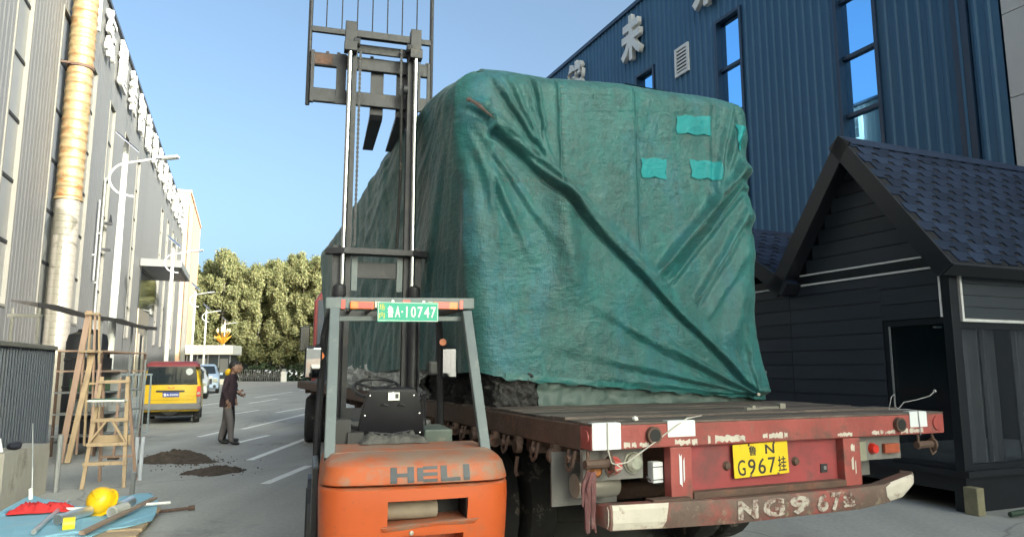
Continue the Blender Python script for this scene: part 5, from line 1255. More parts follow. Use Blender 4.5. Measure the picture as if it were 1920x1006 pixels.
put_text('场', -.140, .6802, 2.018, .036, .042, m_plategold, pl2, bold=.01); put_text('内', -.140, .6802, 1.965, .036, .042, m_plategold, pl2, bold=.01)
put_text('鲁', -.085, .6802, 1.990, .040, .078, m_platewhite, pl2, bold=.012)
put_text('A', -.038, .6802, 1.990, .034, .072, m_platewhite, pl2, bold=.015)
MB().lathe([(0, 0), (.006, 0), (.006, -.002), (0, -.002)], (-.008, .681, 1.990), 'Y', 10).build('dot', m_platewhite, pl2)
for ch, x, wd in (('1', .022, .006), ('0', .066, .033), ('7', .111, .033), ('4', .155, .034), ('7', .199, .033)):
    if ch == '1': MB().b2((x - .004, .6795, 1.954), (x + .004, .6808, 2.026)).build('lettering', m_platewhite, pl2)
    else: put_text(ch, x, .6802, 1.990, wd, .072, m_platewhite, pl2, bold=.012)
for x in (-.07, .135): MB().box((x, .688, 2.055), (.014, .012, .02)).build('screw', m_chrome, pl2)
# mast
ma = bpy.data.objects.new('mast', None); C.objects.link(ma); ma.parent = FK; ma.location = (-.03, 2.40, 0)
def channel(x, z0, z1, sx, wd=.075, dp=.11, t=.014):
    w = MB(); w.b2((x - t / 2, -dp / 2, z0), (x + t / 2, dp / 2, z1))
    for y in (-dp / 2, dp / 2): w.b2((x - (wd if sx > 0 else 0), y - t / 2, z0), (x + (wd if sx < 0 else 0), y + t / 2, z1))
    return w
for sx in (-1, 1):
    channel(sx * .385, .12, 2.70, sx, .085).build('outer_rail', m_mast, ma)
    channel(sx * .300, .15, 4.70, sx, .065, .10).build('inner_rail', m_mast, ma)
    MB().b2((sx * .300 - .030, -.045, .2), (sx * .300 - .012, .04, 4.68)).build('rail_web', m_mast, ma) if sx > 0 else MB().b2((sx * .300 + .012, -.045, .2), (sx * .300 + .030, .04, 4.68)).build('rail_web', m_mast, ma)
    MB().tube([(sx * .325, -.115, .35), (sx * .325, -.115, 2.28)], .044, 14).lathe([(.05, 2.24), (.055, 2.25), (.055, 2.33), (.03, 2.35)], (sx * .325, -.115, 0), 'Z', 14).build('lift_cylinder', m_mast, ma, True)
    MB().tube([(sx * .305, -.115, 2.3), (sx * .300, -.115, 4.50)], .0235, 14).build('piston_rod', m_chrome, ma, True)
    w = MB(); w.box((sx * .30, -.10, 4.535), (.115, .10, .09)).box((sx * .30, -.06, 4.68), (.10, .10, .22)).lathe([(0, -.03), (.045, -.03), (.045, .03), (0, .03)], (sx * .245, -.08, 4.60), 'X', 12); w.build('mast_head', m_mast, ma, bevel=.006)
MB().b2((-.26, -.08, 4.66), (.26, -.02, 4.725)).build('cross_member', m_mast, ma)
MB().b2((-.27, .03, 4.56), (.27, .06, 4.64)).build('cross_member', m_mast, ma)
w = MB(); w.prism([(-.46, -.02), (-.44, -.11), (-.3, -.17), (.3, -.17), (.44, -.11), (.46, -.02)], 2.615, 2.665, 'Z'); w.build('cross_member', m_mast, ma)
MB().b2((-.22, -.02, 2.42), (.22, .02, 2.56)).build('cross_member', m_mast, ma)
for x in (-.2, .2): MB().b2((x - .025, -.05, 2.30), (x + .025, .0, 2.61)).build('tie_bar', m_guard, ma)
MB().b2((-.38, -.05, .3), (.38, .0, .45)).build('cross_member', m_mast, ma)
MB().b2((-.30, -.03, 1.18), (.30, .0, 1.28)).build('cross_member', m_mast, ma)
def chain(x, y, z0, z1, n=None):
    w = MB(); z = z0; k = 0
    while z < z1:
        w.box((x, y, z + .014), (.024 if k % 2 else .014, .010 if k % 2 else .018, .026)); z += .022; k += 1
    return w
ch_ = chain(-.205, -.02, 2.7, 4.55); ch_.build('lift_chain', m_mast, ma)
chain(.175, -.02, 4.15, 4.60).build('lift_chain', m_mast, ma)
MB().tube([(.17, -.03, 2.7), (.19, -.03, 3.4), (.18, -.03, 4.15)], .014, 7).build('hose', m_rubber, ma, True)
w = MB(); w.lathe([(0, -.02), (.045, -.02), (.045, .02), (0, .02)], (.215, -.06, 4.20), 'X', 14); w.build('pulley', m_mast, ma, True)
# carriage with backrest and forks
cg = bpy.data.objects.new('carriage', None); C.objects.link(cg); cg.parent = FK; cg.location = (-.12, 2.52, 0)
MB().b2((-.56, -.02, 4.42), (.56, .03, 4.545)).build('carriage_bar', m_mast, cg, bevel=.006)
MB().b2((-.56, -.02, 4.07), (.56, .03, 4.20)).build('carriage_bar', m_mast, cg, bevel=.006)
MB().b2((-.56, -.026, 4.43), (-.36, -.021, 4.535)).build('brown_plate', m_rustbrown, cg)  # browner plate over the left end of the upper bar
for x, wd in ((-.54, .03), (-.28, .09), (.43, .07), (.545, .025)): MB().b2((x - wd / 2, -.03, 4.06), (x + wd / 2, -.005 if wd > .05 else .02, 4.55)).build('carriage_upright', m_mast, cg)
for x in (-.545, -.41, -.31, -.15, .0, .28, .43, .53): MB().box((x, -.0, 4.555), (.03, .04, .018)).build('notch_tooth', m_mast, cg)
for sx in (-1, 1):
    MB().tube([(sx * .575, .03, 4.04), (sx * .575, .03, 5.30), (sx * .56, .03, 5.42), (sx * .50, .03, 5.47)], .020, 8).build('backrest_post', m_mast, cg, True)
MB().b2((-.565, .01, 4.765), (.565, .05, 4.815)).build('backrest_bar', m_mast, cg)
MB().b2((-.50, .01, 5.45), (.50, .05, 5.49)).build('backrest_bar', m_mast, cg)
for k in range(7): MB().tube([(-.43 + k * .143, .03, 4.80), (-.43 + k * .143, .03, 5.46)], .0065, 6).build('backrest_rod', m_mast, cg, True)
for x in (.06, .305):
    w = MB(); w.loft([[(x - .06, .035, 4.57), (x + .06, .035, 4.57), (x + .06, .075, 4.57), (x - .06, .075, 4.57)], [(x - .06, .035, 4.10), (x + .06, .035, 4.10), (x + .06, .085, 4.10), (x - .06, .085, 4.10)], [(x - .06, .045, 4.01), (x + .06, .045, 4.01), (x + .06, .11, 4.06), (x - .06, .11, 4.06)], [(x - .06, .09, 3.975), (x + .06, .09, 3.975), (x + .06, .12, 4.025), (x - .06, .12, 4.025)], [(x - .055, 1.05, 3.97), (x + .055, 1.05, 3.97), (x + .055, 1.05, 3.985), (x - .055, 1.05, 3.985)]])
    w.build('fork', m_mast, cg)
#--LEFTSIDE
# ------------------------------------------------------------------ clutter along the left side
sh = thing('corrugated_shed', 'low blue grey corrugated metal shed at the left edge with a pale cap', 'shed', (-7.19, 11.1, 0), R(19))
corrugated('wall_panel', -6.5, 0, 0, 1.90, .115, .022, 1, sh, m_shed, .45, .1)
MB().b2((-1.6, -6.5, 0), (-.03, -.02, 1.9)).build('wall', m_shed, sh)
MB().b2((-1.65, -6.5, 1.90), (.06, .03, 1.965)).build('roof_cap', m_trimcream, sh, bevel=.012)
MB().b2((-.03, -.01, 0), (.03, .02, 1.9)).build('corner_trim', m_shed, sh)
cb = thing('concrete_block', 'stained upright concrete block in front of the corrugated shed', 'block', (-5.86, 8.35, 0), R(12))
w = MB(); w.b2((-.30, 0, 0), (.0, 1.22, .645)); bmesh.ops.subdivide_edges(w.bm, edges=w.bm.edges[:], cuts=9, use_grid_fill=True)
for v in w.bm.verts: v.co += Vector((1, 1, 1)) * .012 * mnoise.noise(v.co * 5)
w.build('block', m_concrete, cb, True)
o = MB().tube([(-6.03, 9.62, 0), (-6.03, 9.63, .74)], .035, 10).build('steel_pipe', m_steelpost); tag(o, 'short grey steel pipe standing beside the concrete block', 'pipe')
o = MB().tube([(-5.62, 8.55, .0), (-5.70, 8.62, .45), (-5.90, 8.85, .95)], [.012, .010, .007], 6).build('thin_rod', m_steelpost); tag(o, 'thin dark rod leaning against the concrete block', 'rod')
o = MB().tube([(-5.60, 8.5, .0), (-5.66, 8.56, .22)], .022, 8).build('pipe_stub', m_platewhite); tag(o, 'short white pipe stub at the foot of the concrete block', 'pipe')
w = MB(); w.sphere((-6.03, 8.75, .69), .075, (1, 1.3, .65), 3)
for v in w.bm.verts: v.co += Vector((.02, .02, .02)) * mnoise.noise(v.co * 14)
o = w.build('dark_cloth', m_navycloth, None, True); tag(o, 'small dark cloth bundle on top of the concrete block', 'cloth')
o = MB().loft([[(-6.05 + .05 * math.cos(a), 8.52 + .05 * math.sin(a), .645) for a in [k * 1.05 for k in range(6)]], [(-6.06 + .018 * math.cos(a), 8.52 + .018 * math.sin(a), .80) for a in [k * 1.05 for k in range(6)]]]).build('white_cone', m_platewhite, None, True); tag(o, 'small white cone on the left end of the concrete block', 'cone')
# stepladder
SL = thing('stepladder', 'raw wooden trestle stepladder with diagonal braces standing by the blue sheet', 'ladder', (-5.62, 10.08, 0), R(14))
SL.scale = (.86, .86, .905)
def beam_part(name, p, q, wd, h, m, par, up=(0, 1, 0)): return MB().beam(p, q, wd, h, up).jitter(.002).build(name, m, par, bevel=.003)
for sx in (-1, 1):
    beam_part('leg', (sx * .30, -.18, 0), (sx * .19, .02, 1.66), .055, .04, m_wood, SL)
    beam_part('leg', (sx * .28, .62, 0), (sx * .18, .06, 1.60), .045, .035, m_woodred, SL)
for z, n in ((1.58, 'top_rail'), (1.0, 'rung'), (.64, 'rung'), (.36, 'rung')):
    hwd = .30 - z * .066 + .04; y = -.18 + z * .12
    beam_part(n, (-hwd, y - .03, z), (hwd, y - .03, z + .01), .05, .075 if z > .9 else .065, m_wood, SL)
beam_part('tread', (-.30, .02, .69), (.30, .02, .69), .16, .025, m_wood, SL)
beam_part('rung', (-.26, .45, .40), (.26, .45, .40), .035, .05, m_woodred, SL)
for sx in (-1, 1): beam_part('brace', (sx * .27, -.14, .66), (sx * .05, -.10, .98), .03, .05, m_wood, SL)
tr = thing('tray', 'dark green topped white tray hung across the wooden stepladder', 'tray', (-5.63, 9.96, 1.175), R(14))
tr.scale = (.9, .9, .9)
MB().box((0, 0, 0), (.52, .20, .03)).build('rim', m_platewhite, tr, bevel=.012)
MB().box((0, 0, .022), (.40, .17, .018)).build('cover', mat('dull_green', (.05, .11, .09), .6, 0, .15, 6), tr, bevel=.006)
w = MB()
for i in range(9): w.tube([(-.19 + i * .047, -.09, -.02), (-.18 + i * .045, -.095, -.06 - .03 * random.random())], [.02, .012], 6)
w.build('grey_bag', m_greytarp, tr, True)
# lean-to roof with posts
LT = thing('lean_to', 'low dark sheet roof on thin posts against the pale factory, by the duct', 'shelter', (-9.05, 13.0, 0), R(8))
for k in range(8):
    y0_, y1_ = k * .78, k * .78 + .80
    w = MB()
    zz = lambda y: 2.83 - .018 * y + .03 * math.sin(y * 2.1)
    w.loft([[(-.22, y0_, zz(y0_) + .05), (.25, y0_, zz(y0_)), (.25, y0_, zz(y0_) - .09), (-.22, y0_, zz(y0_) + .01)], [(-.22, y1_, zz(y1_) + .05), (.25, y1_, zz(y1_)), (.25, y1_, zz(y1_) - .09), (-.22, y1_, zz(y1_) + .01)]])
    w.build('roof_sheet', m_darkroof, LT)
MB().b2((-.22, -.06, 2.55), (.34, .0, 2.61)).build('beam', m_trimcream, LT)
for x, y in ((-.15, -.03), (.30, -.03), (.20, 5.6), (-.15, 5.6), (.2, 2.9)): MB().tube([(x, y, 0), (x, y, 2.72)], .03, 7).build('post', m_steelpost if y > 1 else m_trimcream, LT, True)
tk = thing('water_tank', 'black round water tank under the lean-to roof', 'tank', (-9.72, 16.2, 0))
MB().lathe([(0, 0), (.52, 0), (.42, .05), (.42, 2.2), (.38, 2.38), (.22, 2.45), (.2, 2.50), (0, 2.5)], (0, 0, 0), 'Z', 26).build('barrel', m_tank, tk, True)
for z in (.6, 1.2, 1.8): MB().lathe([(.425, z - .03), (.435, z - .02), (.435, z + .02), (.425, z + .03)], (0, 0, 0), 'Z', 26).build('hoop', m_tank, tk, True)
# leaning timber frame
TF = thing('timber_frame', 'tall narrow frame of pinkish wooden battens leaning by the shed', 'frame', (-7.55, 12.4, 0), R(6))
beam_part('plank', (-.16, -.05, .02), (-.20 + .08, .45, 2.66), .10, .03, m_woodred, TF)
beam_part('plank', (-.05, -.02, .02), (.00, .47, 1.95), .09, .03, m_wood, TF)
for k, x in enumerate((-.10, -.03, .05, .12)): beam_part('batten', (x + .09 - (3 - k) * .05, .50, .10 + .15 * (k % 2)), (x - .05, .42, 2.66 - .02 * k), .035, .03, m_wood if k % 2 else m_woodred, TF)
for z, a, b in ((1.92, -.14, .12), (2.60, -.16, .10), (1.35, -.12, .2)): beam_part('crosspiece', (a, .40, z), (b, .40, z), .04, .06 if z != 1.92 else .30, m_wood, TF)
beam_part('batten', (.45, .55, 0), (.48, .52, 1.45), .04, .04, m_woodred, TF); beam_part('batten', (.25, .0, 0), (.16, .4, 1.7), .04, .035, m_woodred, TF)
MB().box((.45, .55, .03), (.16, .12, .05)).build('foot', m_dirt, TF)
# steel storage rack
RK = thing('storage_rack', 'rusty shelf rack with dim clutter behind the leaning timber frame', 'rack', (-8.55, 13.4, 0), R(8))
for x in (0, .75):
    for y in (0, 2.2): MB().b2((x - .02, y - .02, 0), (x + .02, y + .02, 1.95)).build('post', m_rustbrown, RK)
for z in (.35, .75, 1.15, 1.55, 1.93):
    MB().b2((-.03, -.03, z), (.78, 2.23, z + .03)).build('shelf', m_steelpost if z < 1.5 else m_woodred, RK)
cl_labels = ['dark box on the storage rack, lowest shelf', 'grey box on the storage rack, second shelf', 'green box on the storage rack, third shelf', 'black box on the storage rack, fourth shelf']
for k, z in enumerate((.38, .78, 1.18, 1.58)):
    p = Matrix.Rotation(R(8), 4, 'Z') @ Vector((.38, .5, z + .13)) + Vector((-8.55, 13.4, 0))
    b = MB().box(p, (.5, .6, .24), (0, 0, R(8))).build('storage_box', (m_tank, m_greytarp, mat('box_green', (.05, .09, .05), .7), m_black)[k], None, bevel=.01); tag(b, cl_labels[k], 'box', 'boxes on the storage rack')
# railing panel leaning beyond the ladder
RP = thing('railing_panel', 'pale blue barred railing panel standing behind the wooden stepladder', 'railing', (-10.3, 17.4, 0), R(-3))
wd = 1.55
for z in (.08, 1.45): MB().b2((0, -.02, z), (wd, .02, z + .045)).build('rail', mat('pale_blue_steel', (.36, .42, .47), .45, .3, .1, 4) if z < 1 else bpy.data.materials['pale_blue_steel'], RP)
for k in range(11): MB().b2((k * .15 + .01, -.014, .12), (k * .15 + .04, .014, 1.45)).build('bar', bpy.data.materials['pale_blue_steel'], RP)
o = MB().box((-8.08, 14.4, .80), (.30, .05, 1.6), (R(-4), 0, R(8))).build('grey_board', m_steelpost, None, bevel=.004); tag(o, 'grey board standing upright behind the wooden stepladder', 'board')
for k, (x, y, h_) in enumerate(((-7.9, 14.6, 1.85), (-7.65, 14.7, 1.8))):
    o = MB().tube([(x, y, 0), (x + .04, y + .05, h_)], .02, 7).build('thin_post', m_steelpost); tag(o, ['thin grey post left of its twin behind the stepladder\'s top', 'thin grey post right of its twin behind the stepladder\'s top'][k], 'post')
w = MB(); w.sphere((0, 0, .34), .36, (1, .8, .95), 3)
for v in w.bm.verts: v.co += v.co.normalized() * .08 * mnoise.noise(v.co * 4); v.co.z = max(.005, v.co.z)
o = w.build('grey_sack', m_greytarp, None, True, loc=(-11.15, 20.3, 0)); tag(o, 'bulging grey sack on the ground left of the yellow van', 'sack')
o = MB().box((-11.1, 20.1, .11), (.75, .6, .22)).build('low_kerb_block', m_concrete, None, bevel=.01); o.location = (0, -.75, 0); tag(o, 'low concrete block below the grey sack by the van', 'block')
PP = []
for k, x in enumerate((-5.53, -5.46)):
    o = MB().tube([(x, 10.62 + .03 * k, 0), (x + .01, 10.62 + .03 * k, .62)], .030, 10).build('short_tube', mat('pale_tube', (.46, .49, .56), .5, .2, .1, 5) if k == 0 else bpy.data.materials['pale_tube'])
    tag(o, ['pale bluish tube standing right of the stepladder, left of the pair', 'pale bluish tube standing right of the stepladder, right of the pair'][k], 'tube', 'pale tubes standing by the stepladder')
o = MB().box((-4.72, 9.05, .14), (.05, .04, .42), (R(8), R(6), 0)).build('steel_bar', m_steelpost); tag(o, 'short grey bar standing at the blue sheet\'s far right corner', 'bar')
# blue sheet on a low board, with tools and helmet
bdp = [(-5.0, 6.55), (-3.62, 6.6), (-3.60, 6.75), (-4.9, 6.72)]
pal_ = thing('wooden_board', 'weathered low wooden pallet under the blue foam sheet', 'pallet', (-4.30, 7.3, 0), R(18))
for k in range(5): MB().box((0, -.62 + k * .3, .075), (1.25, .22, .03)).jitter(.004).build('plank', m_wood, pal_)
for x in (-.5, 0, .5): MB().box((x, -.02, .03), (.09, 1.3, .055)).build('bearer', m_woodred, pal_)
bm = bmesh.new()
outl = [(-5.85, 8.80), (-5.1, 8.36), (-4.75, 7.85), (-4.62, 7.80), (-4.3, 8.25), (-4.62, 8.98), (-4.25, 8.70), (-3.95, 8.05), (-3.67, 7.43), (-3.72, 7.05), (-3.9, 7.02), (-3.85, 6.72), (-4.35, 6.62), (-4.75, 6.55), (-5.45, 7.35)]
outl = [(-5.82, 8.82), (-5.42, 8.50), (-5.05, 8.33), (-4.80, 8.05), (-4.62, 8.30), (-4.66, 8.72), (-4.50, 8.98), (-4.15, 8.55), (-3.82, 7.85), (-3.64, 7.42), (-3.70, 7.12), (-3.86, 7.02), (-3.84, 6.72), (-4.35, 6.62), (-4.75, 6.55), (-5.35, 7.55)]
f = bm.faces.new([bm.verts.new((x, y, .108)) for x, y in outl])
bmesh.ops.triangulate(bm, faces=[f]); 
for _ in range(3): bmesh.ops.subdivide_edges(bm, edges=bm.edges[:], cuts=1)
for v in bm.verts: v.co.z += .022 * mnoise.noise(Vector((v.co.x * 3, v.co.y * 3, 0))) + .01 * mnoise.noise(Vector((v.co.x * 9, v.co.y * 9, 2)))
ext = bmesh.ops.extrude_face_region(bm, geom=bm.faces[:])
for v in [e for e in ext['geom'] if isinstance(e, bmesh.types.BMVert)]: v.co.z -= .012
bmesh.ops.recalc_face_normals(bm, faces=bm.faces)
me = bpy.data.meshes.new('blue_sheet'); bm.to_mesh(me); bm.free(); o = link('blue_sheet', me, m_bluesheet); tag(o, 'ragged pale blue foam sheet spread near the ground with tools on it', 'sheet')
bm = bmesh.new(); g = []
for i in range(40):
    g.append([])
    for j in range(22):
        u, v = i / 39, j / 21; e = min(1, 5 * min(u, 1 - u, v, 1 - v))
        x = -.30 + .58 * u; y = -.13 + .28 * v * (1 - .3 * math.sin(u * 3))
        g[-1].append(bm.verts.new((x + .06 * mnoise.noise((u * 3, v * 3, 1)), y + .07 * mnoise.noise((u * 3, v * 3, 7)), .012 + e * (.035 + .10 * abs(mnoise.noise((u * 4, v * 3, 3))) * (.5 + u) + .06 * abs(mnoise.noise((u * 11, v * 7, 5))) + .02 * mnoise.noise((u * 23, v * 17, 8))))))
for i in range(39):
    for j in range(21): bm.faces.new((g[i][j], g[i + 1][j], g[i + 1][j + 1], g[i][j + 1]))
me = bpy.data.meshes.new('red_cloth'); bm.to_mesh(me); bm.free()
for p in me.polygons: p.use_smooth = True
o = link('red_cloth', me, m_redcloth, None, (-4.98, 7.75, .115), (0, 0, R(14))); tag(o, 'crumpled red cloth on the left of the blue sheet', 'cloth')
hm = thing('hard_hat', 'yellow hard hat tipped on its side on the blue sheet', 'hard hat', (-4.33, 7.70, .235), 0); hm.rotation_euler = (R(40), R(-38), R(25))
MB().lathe([(.135, -.03), (.14, 0), (.135, .05), (.11, .10), (.06, .13), (0, .14)], (0, 0, 0), 'Z', 22).build('shell', m_helmet, hm, True)
w = MB(); w.prism([(.14 * math.cos(a), .14 * math.sin(a)) for a in [math.pi * (.0 + k / 12) for k in range(13)]][::-1] + [(-.13, .06), (-.09, .19), (0, .215), (.09, .19), (.13, .06)][0:0], -.034, -.026, 'Z'); w.lathe([(.13, -.036), (.160, -.036), (.160, -.028), (.13, -.026)], (0, 0, 0), 'Z', 22); w.build('brim', m_helmet, hm, True)
MB().tube([(0, .12, .07), (0, .07, .125), (0, 0, .143), (0, -.07, .125), (0, -.12, .07)], .012, 6).build('ridge', m_helmet, hm, True)
def lying_pipe(label, p, q, r, m, thick=.006, name='pipe'):
    p, q = Vector(p), Vector(q); d = (q - p); L = d.length
    w = MB(); w.lathe([(r - thick, 0), (r, 0), (r, L), (r - thick, L), (r - thick, 0)], (0, 0, 0), 'Z', 20)
    o = w.build(name, m, None, True, loc=p); o.rotation_euler = d.to_track_quat('Z', 'Y').to_euler(); tag(o, label, 'pipe'); return o
m_galv = mat('galvanised', (.60, .64, .66), .3, .75, .12, 5)
lying_pipe('thick silver pipe lying between the long rod and the hard hat', (-4.42, 7.12, .165), (-4.37, 7.56, .165), .05, m_galv)
lying_pipe('pale grey plastic pipe end lying right of the hard hat', (-4.06, 7.42, .175), (-4.05, 7.66, .175), .058, mat('grey_plastic', (.42, .42, .39), .5, 0, .08, 5), .016)
lying_pipe('silver pipe roll lying behind the grey plastic pipe end', (-4.15, 7.74, .17), (-4.20, 8.05, .17), .055, m_galv, .01)
lying_pipe('long thin steel tube lying slantwise across the blue sheet', (-4.38, 6.72, .14), (-5.00, 8.22, .14), .022, m_galv, .004)
lying_pipe('thin white tube lying beside the red cloth', (-4.90, 7.73, .14), (-4.42, 7.86, .14), .016, m_platewhite, .004)
lying_pipe('thin white tube lying beyond the plastic pipe', (-4.05, 7.98, .145), (-3.80, 8.12, .145), .016, m_platewhite, .004)
o = MB().beam((-3.88, 6.62, .15), (-4.06, 8.30, .16), .05, .03).jitter(.003).build('wooden_lath', mat('weathered_wood', (.26, .19, .15), .8, 0, .25, 6), None, bevel=.003); tag(o, 'weathered wooden lath lying across the blue sheet\'s right side', 'lath')
tpz = thing('tape_roll', 'yellow roll of adhesive tape on the front of the blue sheet', 'tape', (-4.22, 6.98, .155)); tpz.rotation_euler = (0, 0, R(30))
MB().lathe([(.035, -.05), (.062, -.05), (.062, .05), (.035, .05), (.035, -.05)], (0, 0, 0), 'X', 22).build('roll', m_tape, tpz, True)
# pile of soil, smaller spill, iron tool
def heap(name, c, rx, ry, h, label, seed, n=40):
    bm = bmesh.new(); g = []
    for i in range(n + 1):
        g.append([])
        for j in range(n + 1):
            x = -1 + 2 * i / n; y = -1 + 2 * j / n; r = math.hypot(x, y * (1 + .2 * x)) + .35 * mnoise.noise((x * 1.6 + seed, y * 1.6, 1))
            z = max(0, 1 - r) ** .8 * h * (1 + .5 * mnoise.noise((x * 5, y * 5, seed))) + (.025 * mnoise.noise((x * 14, y * 14, seed)) if r < 1 else 0)
            g[-1].append(bm.verts.new((c[0] + x * rx, c[1] + y * ry, max(-.01, z - .004))))
    for i in range(n):
        for j in range(n):
            q = (g[i][j], g[i + 1][j], g[i + 1][j + 1], g[i][j + 1])
            if max(v.co.z for v in q) > -.003: bm.faces.new(q)
    bmesh.ops.delete(bm, geom=[v for v in bm.verts if not v.link_faces], context='VERTS')
    me = bpy.data.meshes.new(name); bm.to_mesh(me); bm.free()
    o = link(name, me, m_dirt); tag(o, label, 'soil heap'); return o
heap('soil_heap', (-6.0, 12.95, 0), .62, .60, .17, 'dark soil heap on the road in front of the yellow van', 2)
heap('soil_spill', (-4.70, 11.5, 0), .42, .50, .09, 'low spill of dark soil nearer the camera than the heap', 5)
heap('soil_spill', (-5.55, 12.65, 0), .4, .3, .05, 'thin tongue of soil trailing right from the heap', 9, 24)
w = MB(); rc = random.Random(11)
for k in range(260):
    cx, cy, sp = rc.choice(((-6.0, 12.95, .75), (-4.70, 11.5, .6), (-5.4, 12.4, .7)))
    x, y = rc.gauss(cx, sp * .55), rc.gauss(cy, sp * .45); rr_s = rc.uniform(.004, .019) * (1.3 if rc.random() < .1 else 1)
    w.sphere((x, y, rr_s * .4), rr_s, (1, rc.uniform(.6, 1.2), .6), 1)
w.jitter(.003); o = w.build('soil_crumbs', m_dirt); o['kind'] = 'stuff'
o = MB().tube([(-4.18, 8.15, .03), (-3.95, 8.22, .03), (-3.72, 8.40, .03)], .018, 7).tube([(-4.18, 8.15, .03), (-4.22, 8.22, .04), (-4.15, 8.28, .03)], .014, 6).tube([(-3.72, 8.40, .03), (-3.66, 8.43, .035)], .028, 7).build('iron_bar', m_rustbrown, None, True); tag(o, 'iron pry bar lying on the road right of the blue sheet', 'bar')
#--VEHICLES
# ------------------------------------------------------------------ yellow van
def body_loft(secs, nb=1):
    """secs: (y, half width at belt, half width at roof, z bottom, z belt, z roof)"""
    out = []
    for (y, wb, wr, zb, zm, zt) in secs:
        e = min(.10, (zt - zm) * .3)
        out.append([(-wb + .03, y, zb), (wb - .03, y, zb), (wb, y, zb + .08), (wb, y, zm), (wr, y, zt - e), (wr - e, y, zt), (-wr + e, y, zt), (-wr, y, zt - e), (-wb, y, zm), (-wb, y, zb + .08)])
    return out
VN = thing('yellow_van', 'old yellow minivan with burgundy roof and blue rear plate, seen from behind', 'van', (-10.02, 21.0, 0), R(22))
w = MB(); w.loft(body_loft([(.0, .765, .66, .42, 1.14, 1.60), (.06, .79, .69, .36, 1.14, 1.64), (.5, .80, .70, .34, 1.14, 1.66), (2.3, .80, .70, .34, 1.14, 1.66), (2.75, .80, .66, .34, 1.10, 1.60), (3.35, .78, .55, .36, 1.02, 1.10), (3.7, .74, .5, .4, .85, .92)]))
bdv = w.build('body', m_vany, VN, True, .03, seg=3)
w = MB(); w.loft([[(-.69, -.035, 1.675), (.69, -.035, 1.675), (.67, -.02, 1.71), (.60, .0, 1.755), (-.60, .0, 1.755), (-.67, -.02, 1.71)], [(-.72, .10, 1.655), (.72, .10, 1.655), (.70, .10, 1.74), (.62, .10, 1.81), (-.62, .10, 1.81), (-.70, .10, 1.74)], [(-.72, 1.2, 1.63), (.72, 1.2, 1.63), (.70, 1.2, 1.76), (.62, 1.2, 1.84), (-.62, 1.2, 1.84), (-.70, 1.2, 1.76)], [(-.70, 2.6, 1.60), (.70, 2.6, 1.60), (.68, 2.6, 1.66), (.60, 2.6, 1.70), (-.60, 2.6, 1.70), (-.68, 2.6, 1.66)]])
w.build('roof', m_vanroof, VN, True)
rw = MB().loft([[(-.70, -.030, 1.15), (.70, -.030, 1.15), (.63, -.022, 1.672), (-.63, -.022, 1.672)], [(-.70, .02, 1.15), (.70, .02, 1.15), (.63, .03, 1.672), (-.63, .03, 1.672)]]).build('rear_window', m_glassdark, VN, bevel=.012)
w = MB(); w.lathe([(0, 0), (.10, 0), (.10, -.003), (0, -.003)], (.46, -.028, 1.525), 'Y', 20); w.build('round_sticker', mat('sticker_grey', (.5, .52, .53), .6, 0, .15, 25), rw)
MB().b2((-.40, -.022, .930), (.36, -.004, .985)).build('handle_strip', m_ink, bdv, bevel=.006)
pv = MB().b2((-.22, -.018, .79), (.22, -.006, .925)).build('registration_plate', m_plateblue, VN)
put_text('鲁A·55X50', 0, -.0205, .857, .40, .085, m_platewhite, pv, bold=.02)
em = MB()
for sx in (-1, 1): em.beam((sx * .012, -.006, 1.03), (sx * .075, -.006, 1.085), .012, .035, (0, 1, 0)).beam((sx * .05, -.006, 1.03), (sx * .085, -.006, 1.07), .012, .025, (0, 1, 0))
em.build('emblem', m_redlens, bdv)
MB().b2((-.60, -.008, .70), (.62, -.002, .706)).build('tailgate_seam', m_ink, bdv)
w = MB(); w.loft([[(-.80, -.05, .42), (.80, -.05, .42), (.80, -.05, .60), (-.80, -.05, .60)], [(-.82, .3, .40), (.82, .3, .40), (.82, .3, .62), (-.82, .3, .62)]]); w.build('rear_bumper', m_vangrey, VN, bevel=.03)
for sx in (-1, 1):
    MB().b2((sx * .70, -.02, .60), (sx * .815, .30, .80)).build('corner_trim', m_vangrey, VN, bevel=.02)
    tl = MB().loft([[(sx * .68, -.035, .80), (sx * .80, -.03, .80), (sx * .79, -.03, 1.10), (sx * .70, -.035, 1.10)], [(sx * .70, .02, .80), (sx * .812, .12, .80), (sx * .80, .12, 1.08), (sx * .72, .02, 1.08)]]).build('tail_lamp', m_redlens, VN)
    MB().b2((sx * .70, -.039, .86), (sx * .785, -.0355, .92)).build('reversing_lens', m_clearlens, tl)
    for y in (.62, 2.95): wheel(VN, (sx * .70, y, .29), .29, .17, mr=m_steelpost)
    MB().b2((sx * .806, .5, 1.16), (sx * .80, 2.3, 1.55)).build('side_window', m_glassdark, VN)
MB().b2((-.6, .3, .22), (.6, 3.2, .36)).build('underbody', m_dark, VN)
MB().loft([[(-.30, .05, .38), (.30, .05, .38), (.08, .05, .26), (-.08, .05, .26)], [(-.30, .12, .38), (.30, .12, .38), (.08, .12, .26), (-.08, .12, .26)]]).build('spare_bracket', m_dark, VN)
